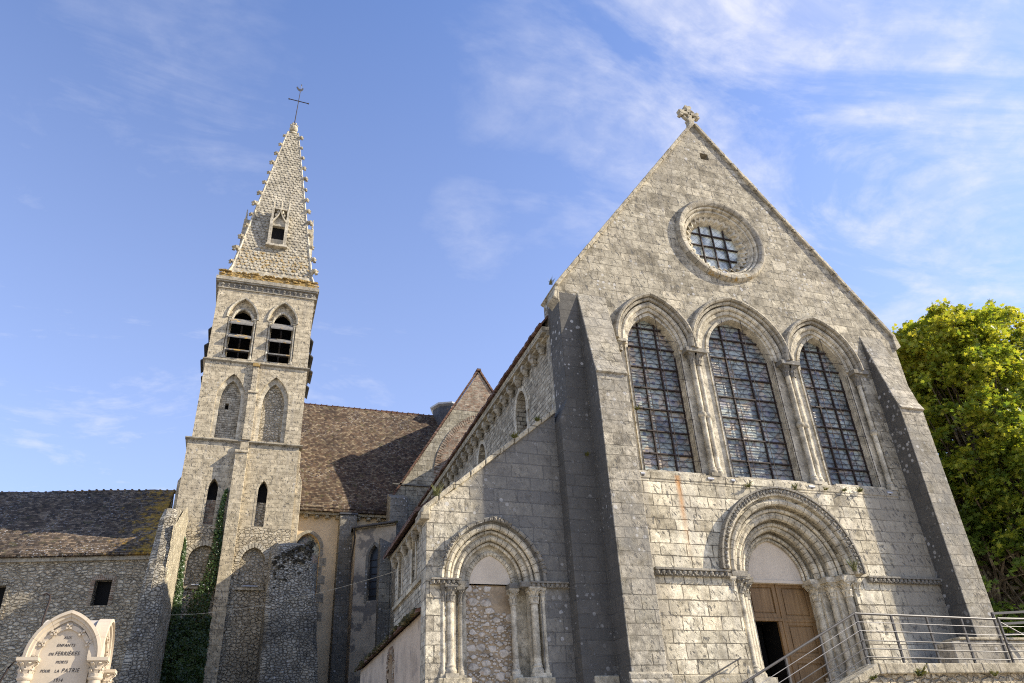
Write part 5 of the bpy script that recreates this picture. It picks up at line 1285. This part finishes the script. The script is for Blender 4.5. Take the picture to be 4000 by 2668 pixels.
railing('stair_railing', 'dark steel railing with slim rods that slopes down the stairs', [(8.0,), (13.13,)], [9.0, 10.02, 11.05, 12.06], zt1, 14.58, 'steel railings of the terrace')
railing('terrace_railing', 'dark steel railing with slim rods along the terrace coping', [(13.14,), (17.27,)], [13.15, 14.15, 15.17, 16.2, 17.24], zt1, 14.58, 'steel railings of the terrace')
railing('terrace_railing', 'dark steel railing continuing right of the corner post toward the trees', [(17.35,), (23.5,)], [17.37, 18.4, 19.4, 20.4, 21.4, 22.4, 23.4], lambda x: 3.085, 14.58, 'steel railings of the terrace')
root = thing('ramp_railing', (19.5, 16.5, G0), 'wide grey flat bar railing on the ramp wall under the trees', 'railing', 'steel railings of the terrace')
for k, dz_ in enumerate((0, -.28, -.56)):
    s = MB(); s.py([(19.45, 3.58+dz_), (24.5, 3.86+dz_), (24.5, 3.92+dz_), (19.45, 3.64+dz_)], 16.44, 16.48); link('flat_rail', s, M['steel'], root)
for x in (19.5, 21.2, 23.0):
    s = MB(); s.box(x-.03, x+.03, 16.48, 16.52, 2.3, 3.64+(x-19.45)*.056); link('post', s, M['steel'], root)
s = MB(); s.tube([(19.6, 16.46, 3.4), (20.5, 16.3, 2.85)], .02, 6); link('brace', s, M['steel'], root)
rw = thing('ramp_wall', (20, 16.6, 1.9), 'low lichened stone ramp wall behind the terrace railing', 'wall')
s = MB(); s.box(18.0, 26.0, 16.5, 17.0, 1.9, 2.93); link('wall', s, M['buttress'], rw, bevel=.03)
s = MB(); s.box(17.72, 18.02, 16.45, 17.05, 1.9, 2.90); link('end_pier', s, M['buttress'], rw, bevel=.03)
s = MB(); s.box(18.02, 26.0, 16.46, 17.04, 2.93, 3.0); link('coping', s, M['coping'], rw, bevel=.02)
hr = thing('wall_handrail', (11.6, 17.85, G0), 'slim iron handrail fixed to the facade left of the open door', 'handrail')
s = MB(); s.tube([(7.5, 17.86, .62), (12.20, 17.86, 2.70)], .018, 8); link('bar', s, M['steel'], hr, True)
for x in (12.10, 10.6, 9.0):
    zz = .62+(x-7.5)*.4426; s = MB(); s.tube([(x, 18.0, zz-.14), (x, 17.9, zz-.14), (x, 17.86, zz-.02)], .012, 6); link('bracket', s, M['steel'], hr)

# ================================================================== SMALL FITTINGS
lampgrp = 'grey floodlights on the ledges'
def flood(loc, label, w_=.2):
    t = thing('floodlight', loc, label, 'floodlight', lampgrp)
    s = MB(); x, y, z = loc
    s.tube([(x-w_/2, y, z+.05), (x+w_/2, y, z+.05)], .042, 10); link('housing', s, M['lamp'], t, True)
    s = MB(); s.box(x-.03, x+.03, y-.02, y+.02, z-.02, z+.02); link('bracket', s, M['iron'], t)
for (x, lab) in ((10.20, 'short grey floodlight at the left foot of the leftmost lancet'), (12.38, 'grey floodlight left of the first pair of columns below the lancets'), (13.12, 'short grey floodlight right of the first pair of columns below the lancets'),
                 (15.86, 'grey floodlight left of the second pair of columns below the lancets'), (18.78, 'grey floodlight at the foot of the single column far right')):
    flood((x, 17.99, 7.47), lab, .12 if 'short' in lab else .2)
flood((14.5, 17.98, 15.12), 'small white floodlight on the lower rim of the round window', .16)
for (x, lab) in ((-2.2, 'slim grey floodlight on the sill of the ivy-grown blind arch'), (.42, 'slim grey floodlight on the sill of the sunlit blind arch')):
    flood((x, 44.82, 10.36), lab, .75)
cb = MB(); pts = []
pa, pb = Vector((-3.28, 38.6, 7.62)), Vector((4.30, 21.6, 5.62))
for k in range(25): t = k/24; p = pa.lerp(pb, t); p.z -= .35*4*t*(1-t); pts.append(p)
cb.tube(pts, .007, 5); tag(link('overhead_cable', cb, M['coping']), 'thin pale cable strung from the ruined buttress to the aisle wall', 'cable')
# crooked iron pipe behind the memorial
s = MB(); s.tube([(-4.05, 17.2, G0), (-4.03, 17.2, 1.5), (-3.98, 17.2, 2.05), (-3.87, 17.2, 2.42), (-3.66, 17.2, 2.72), (-3.5, 17.2, 2.95), (-3.50, 17.2, 3.3), (-3.47, 17.2, 3.62), (-3.48, 17.2, 3.72), (-3.55, 17.2, 3.76), (-3.61, 17.2, 3.73)], .018, 8)
cp_ = thing('iron_pipe', (-4.05, 17.2, G0), 'thin dark iron pipe with a hooked tip behind the memorial', 'pipe')
link('pipe', s, M['iron'], cp_, True)
s = MB(); s.tube([(-4.10, 17.2, G0), (-4.08, 17.2, 2.05)], .02, 8); s.box(-4.11, -4.0, 17.17, 17.23, 2.0, 2.06); link('support', s, M['iron'], cp_, True)

# ================================================================== PLANTS
def leafquad(s, c, size, rn, up_bias=.6, kind='star', nrm=None):
    n = Vector((rn.gauss(0, 1), rn.gauss(0, 1), rn.gauss(0, 1)+up_bias*2)) if nrm is None else Vector(nrm)+Vector((rn.gauss(0, .45), rn.gauss(0, .45), rn.gauss(0, .45)))
    n.normalize(); a = n.cross(Vector((rn.gauss(0, 1), rn.gauss(0, 1), rn.gauss(0, 1)))).normalized(); b = n.cross(a)
    if kind == 'star':
        pr = ((1.0, 0), (.52, .42), (.72, .95), (.30, 1.35*.75), (.38, 1.9), (-.15, .0))
        pts = [(1, 0), (.45, .22), (.62, .66), (.12, .36), (-.18, .78), (-.25, .2), (-.45, 0), (-.25, -.2), (-.18, -.78), (.12, -.36), (.62, -.66), (.45, -.22)]
    elif kind == 'ivy': pts = [(.9, 0), (.2, .35), (.1, .7), (-.4, .35), (-.4, -.35), (.1, -.7), (.2, -.35)]
    else: pts = [(1, 0), (0, .12), (-1, 0), (0, -.12)]
    o = len(s.v); fold = rn.uniform(-.25, .25)
    for (p, q) in pts: s.v.append(tuple(Vector(c)+a*(p*size)+b*(q*size)+n*(abs(q)*fold*size)))
    s.f.append(tuple(range(o, o+len(pts))))
def raw(name, s, mat, parent):
    me = bpy.data.meshes.new(name); base = Vector((0, 0, 0)); q = parent
    while q is not None: base += Vector(q.location); q = q.parent
    me.from_pydata([tuple(Vector(v)-base) for v in s.v], [], s.f); me.materials.append(mat)
    o = bpy.data.objects.new(name, me); COL.objects.link(o)
    if parent is not None: o.parent = parent
    return o
def tree(base, h, crown, seed, label, nclump, per, size, mat, group, lean=(0, 0)):
    """crown: list of (cx, cy, cz, rx, ry, rz) lobes; leaves sit in clumps near the lobes' skins and along shoots inside them"""
    rn = random.Random(seed); root = thing('plane_tree', base, label, 'tree', group)
    s = MB(); B = Vector(base); top = B+Vector((lean[0], lean[1], h))
    tp = [B+(top-B)*(i/7)+Vector((rn.uniform(-.15, .15), rn.uniform(-.15, .15), 0))*(1 if i else 0) for i in range(8)]
    s.tube(tp, [.48, .40, .35, .31, .27, .22, .17, .1], 9)
    trunk = link('trunk', s, M['bark'], root, True)
    s = MB(); lv = MB(); clumps = []
    for k in range(nclump):
        c = rn.choice(crown); d = Vector((rn.gauss(0, 1), rn.gauss(0, 1), rn.gauss(0, 1))).normalized(); r = rn.uniform(.55, 1.02)**.6
        clumps.append(Vector((c[0]+d.x*c[3]*r, c[1]+d.y*c[4]*r, c[2]+d.z*c[5]*r)))
    for k, p in enumerate(clumps):
        if k % 2 == 0:
            q = tp[rn.randrange(2, 8)]; mid = q.lerp(p, .5)+Vector((rn.uniform(-.4, .4), rn.uniform(-.4, .4), rn.uniform(0, .8)))
            s.tube([q, q.lerp(mid, .5), mid, mid.lerp(p, .6), p], [.10, .085, .06, .035, .012], 5, False)
        # a spray: leaves hang along twigs that fan out and droop from the branch end
        sp_ = rn.uniform(.55, 1.15); out_ = Vector((rn.gauss(0, 1), rn.gauss(0, 1), .35)).normalized()
        for tw in range(7):
            dr = (out_+Vector((rn.gauss(0, .75), rn.gauss(0, .75), rn.gauss(.05, .35)))).normalized(); ln = sp_*rn.uniform(.6, 1.25)
            for j in range(per//7):
                f_ = (j+rn.random())/(per//7); q = p+dr*ln*f_+Vector((0, 0, -.55*ln*f_*f_))
                q += Vector((rn.gauss(0, .10), rn.gauss(0, .10), rn.gauss(0, .07)))
                leafquad(lv, q, size*rn.uniform(.65, 1.2), rn, .8)
    link('limbs', s, M['bark'], trunk, True)
    raw('crown', lv, mat, root)
    return root
tree((30.5, 23.2, G0+3), 14.5, [(31.5, 23.2, 15.2, 3.9, 3.4, 4.6), (28.6, 21.6, 12.6, 2.6, 2.6, 4.0), (34.6, 24.0, 15.6, 3.6, 3.4, 4.4), (29.2, 22.2, 16.4, 2.2, 2.2, 2.0), (30.8, 21.2, 9.4, 3.4, 2.6, 3.4)], 5,
     'big yellowing plane tree right behind the facade buttress', 900, 84, .15, M['leaf'], 'plane trees beside the church', (1, .5))
tree((35.8, 27.0, G0+3), 16.5, [(36.6, 26.6, 15.0, 4.4, 3.6, 5.2), (34.4, 25.4, 10.2, 4.0, 3.2, 4.4), (40.2, 27.4, 14.2, 3.8, 3.6, 5.4)], 6,
     'plane tree at the right edge behind the nearest one', 520, 77, .165, M['leaf'], 'plane trees beside the church', (1, 0))
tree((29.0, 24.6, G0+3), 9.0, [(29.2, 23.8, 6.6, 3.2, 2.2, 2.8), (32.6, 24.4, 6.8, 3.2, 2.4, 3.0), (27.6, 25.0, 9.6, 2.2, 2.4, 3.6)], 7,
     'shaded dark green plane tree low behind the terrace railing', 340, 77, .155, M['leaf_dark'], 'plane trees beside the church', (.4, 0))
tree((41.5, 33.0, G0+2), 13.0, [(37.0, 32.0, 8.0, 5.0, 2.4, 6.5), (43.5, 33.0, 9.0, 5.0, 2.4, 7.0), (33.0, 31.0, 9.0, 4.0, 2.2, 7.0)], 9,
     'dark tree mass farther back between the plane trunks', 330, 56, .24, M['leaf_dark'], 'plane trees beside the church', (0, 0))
# ivy between the left ruin and the tower pilaster
ivy = thing('ivy', (-2.3, 44.6, G0), 'dark green ivy filling the gap beside the tower pilaster', 'ivy')
lv = MB(); rn = random.Random(41)
for k in range(17000):
    x = rn.uniform(-3.35, -1.28); z = rn.uniform(-1.4, 9.75)
    lim = 7.3+1.4*mnoise.noise(Vector((x*1.3, 0, 3)))+(1.6 if x < -2.9 else 0)
    edge = 10.9 if x < -3.0 else lim+1.5
    zz = rn.uniform(-1.5, min(edge, 10.6))
    y = 44.95-.42*(1-abs((x+2.3)/1.2)**2)*(1 if zz < 8 else .4)-abs(mnoise.noise(Vector((x*1.4, zz*1.1, 0))))*.75-rn.uniform(0, .18)
    leafquad(lv, (x, y, zz), rn.uniform(.06, .12), rn, 0, 'ivy', (rn.uniform(-.3, .4), -1, .35))
    if k < 2500:       # the strand climbing the pilaster's left flank
        t = rn.random(); zz = 8.2+7.6*t**1.25; xx = -1.42-.30*math.sin(t*9)*.4-rn.random()**1.4*(1.05*(1-t)+.12)+(.0 if t < .6 else .04)
        if t < .35 and rn.random() < .3: xx -= rn.uniform(0, .5)
        leafquad(lv, (xx, 44.93-rn.uniform(0, .28), zz), rn.uniform(.05, .105), rn, 0, 'ivy', (-.1, -1, .3))
for k in range(2600):     # fringe up the flank of the ruined buttress
    t = rn.random(); zz = 6.0+6.6*t; leafquad(lv, (-3.2+rn.random()**2*.5*(1.15-t), 43.6+rn.uniform(0, 1.2), zz), rn.uniform(.05, .10), rn, 0, 'ivy', (.5, -.8, .3))
raw('foliage', lv, M['ivy'], ivy)
s = MB()
for k in range(6): x = -3.1+k*.33; s.tube([(x, 44.95, G0), (x+rn.uniform(-.2, .2), 44.9, 3), (x+rn.uniform(-.3, .3), 44.95, 7)], [.05, .04, .015], 5)
link('stem', s, M['bark'], ivy)
# tufts of weeds on ledges
def weed(loc, label, r, n, seed, dry=False):
    t = thing('weed_tuft', loc, label, 'weed', 'weeds growing on the stonework'); rn = random.Random(seed); s = MB()
    for k in range(n):
        a = rn.uniform(0, 6.28); l = r*rn.uniform(.5, 1.3); tip = Vector(loc)+Vector((math.cos(a)*l*.55, math.sin(a)*l*.4-.03, l*(.9 if dry else rn.uniform(.1, .7))))
        b0 = Vector(loc)+Vector((rn.uniform(-r, r)*.25, 0, 0)); wv = Vector((.008, .003, .0)) if dry else Vector((.016, .004, .006)); mid = b0.lerp(tip, .55)+Vector((0, -.01, l*.12)); o = len(s.v)
        s.v += [tuple(b0-wv*.5), tuple(b0+wv*.5), tuple(mid+wv), tuple(tip), tuple(mid-wv)]; s.f.append((o, o+1, o+2, o+3, o+4))
        if not dry and k % 2 == 0: leafquad(s, tip, r*.14, rn, .5, 'ivy')
    raw('blades', s, M['weed'], t)
for i, (loc, lab, r, n, dry) in enumerate((
    ((4.42, 18.36, 6.62), 'dry weed tuft on the low left end of the aisle coping', .32, 34, True), ((6.6, 18.36, 8.42), 'weed tuft halfway up the sloping aisle coping', .22, 40, False),
    ((7.3, 18.36, 9.0), 'weed tuft near the top of the sloping aisle coping', .2, 40, False), ((13.55, 17.93, 7.32), 'green weed tuft under the middle lancet left of the portal arch', .24, 44, False),
    ((15.2, 17.93, 7.36), 'dry grass tuft on top of the portal arch', .2, 36, True), ((16.3, 17.93, 7.42), 'small weed under the sill right of the portal arch', .15, 34, False),
    ((17.0, 17.95, 7.44), 'leafy weed below the rightmost lancet sill, nearer its left jamb', .17, 40, False), ((17.6, 17.95, 7.46), 'leafy weed in the wall below the middle of the rightmost lancet', .2, 44, False),
    ((16.45, 17.80, 4.98), 'dry straw coloured grass on the right springer of the portal arch', .34, 46, True), ((10.42, 18.2, 9.6), 'small tuft on the left jamb of the leftmost lancet', .18, 40, False),
    ((8.55, 17.97, 7.9), 'green tuft in the sooty corner left of the left buttress', .14, 30, False), ((7.98, 18.1, 13.6), 'thin dry tuft on the left gable shoulder', .25, 22, True),
    ((14.2, 14.28, 1.78), 'green weed under the terrace coping left of the second post', .3, 50, False), ((16.3, 14.28, 1.76), 'small weed under the terrace coping near the fourth post', .18, 40, False),
    ((12.9, 14.28, 1.72), 'weed at the bend of the terrace coping', .18, 36, False))):
    weed(loc, lab, r, n, 500+i, dry)
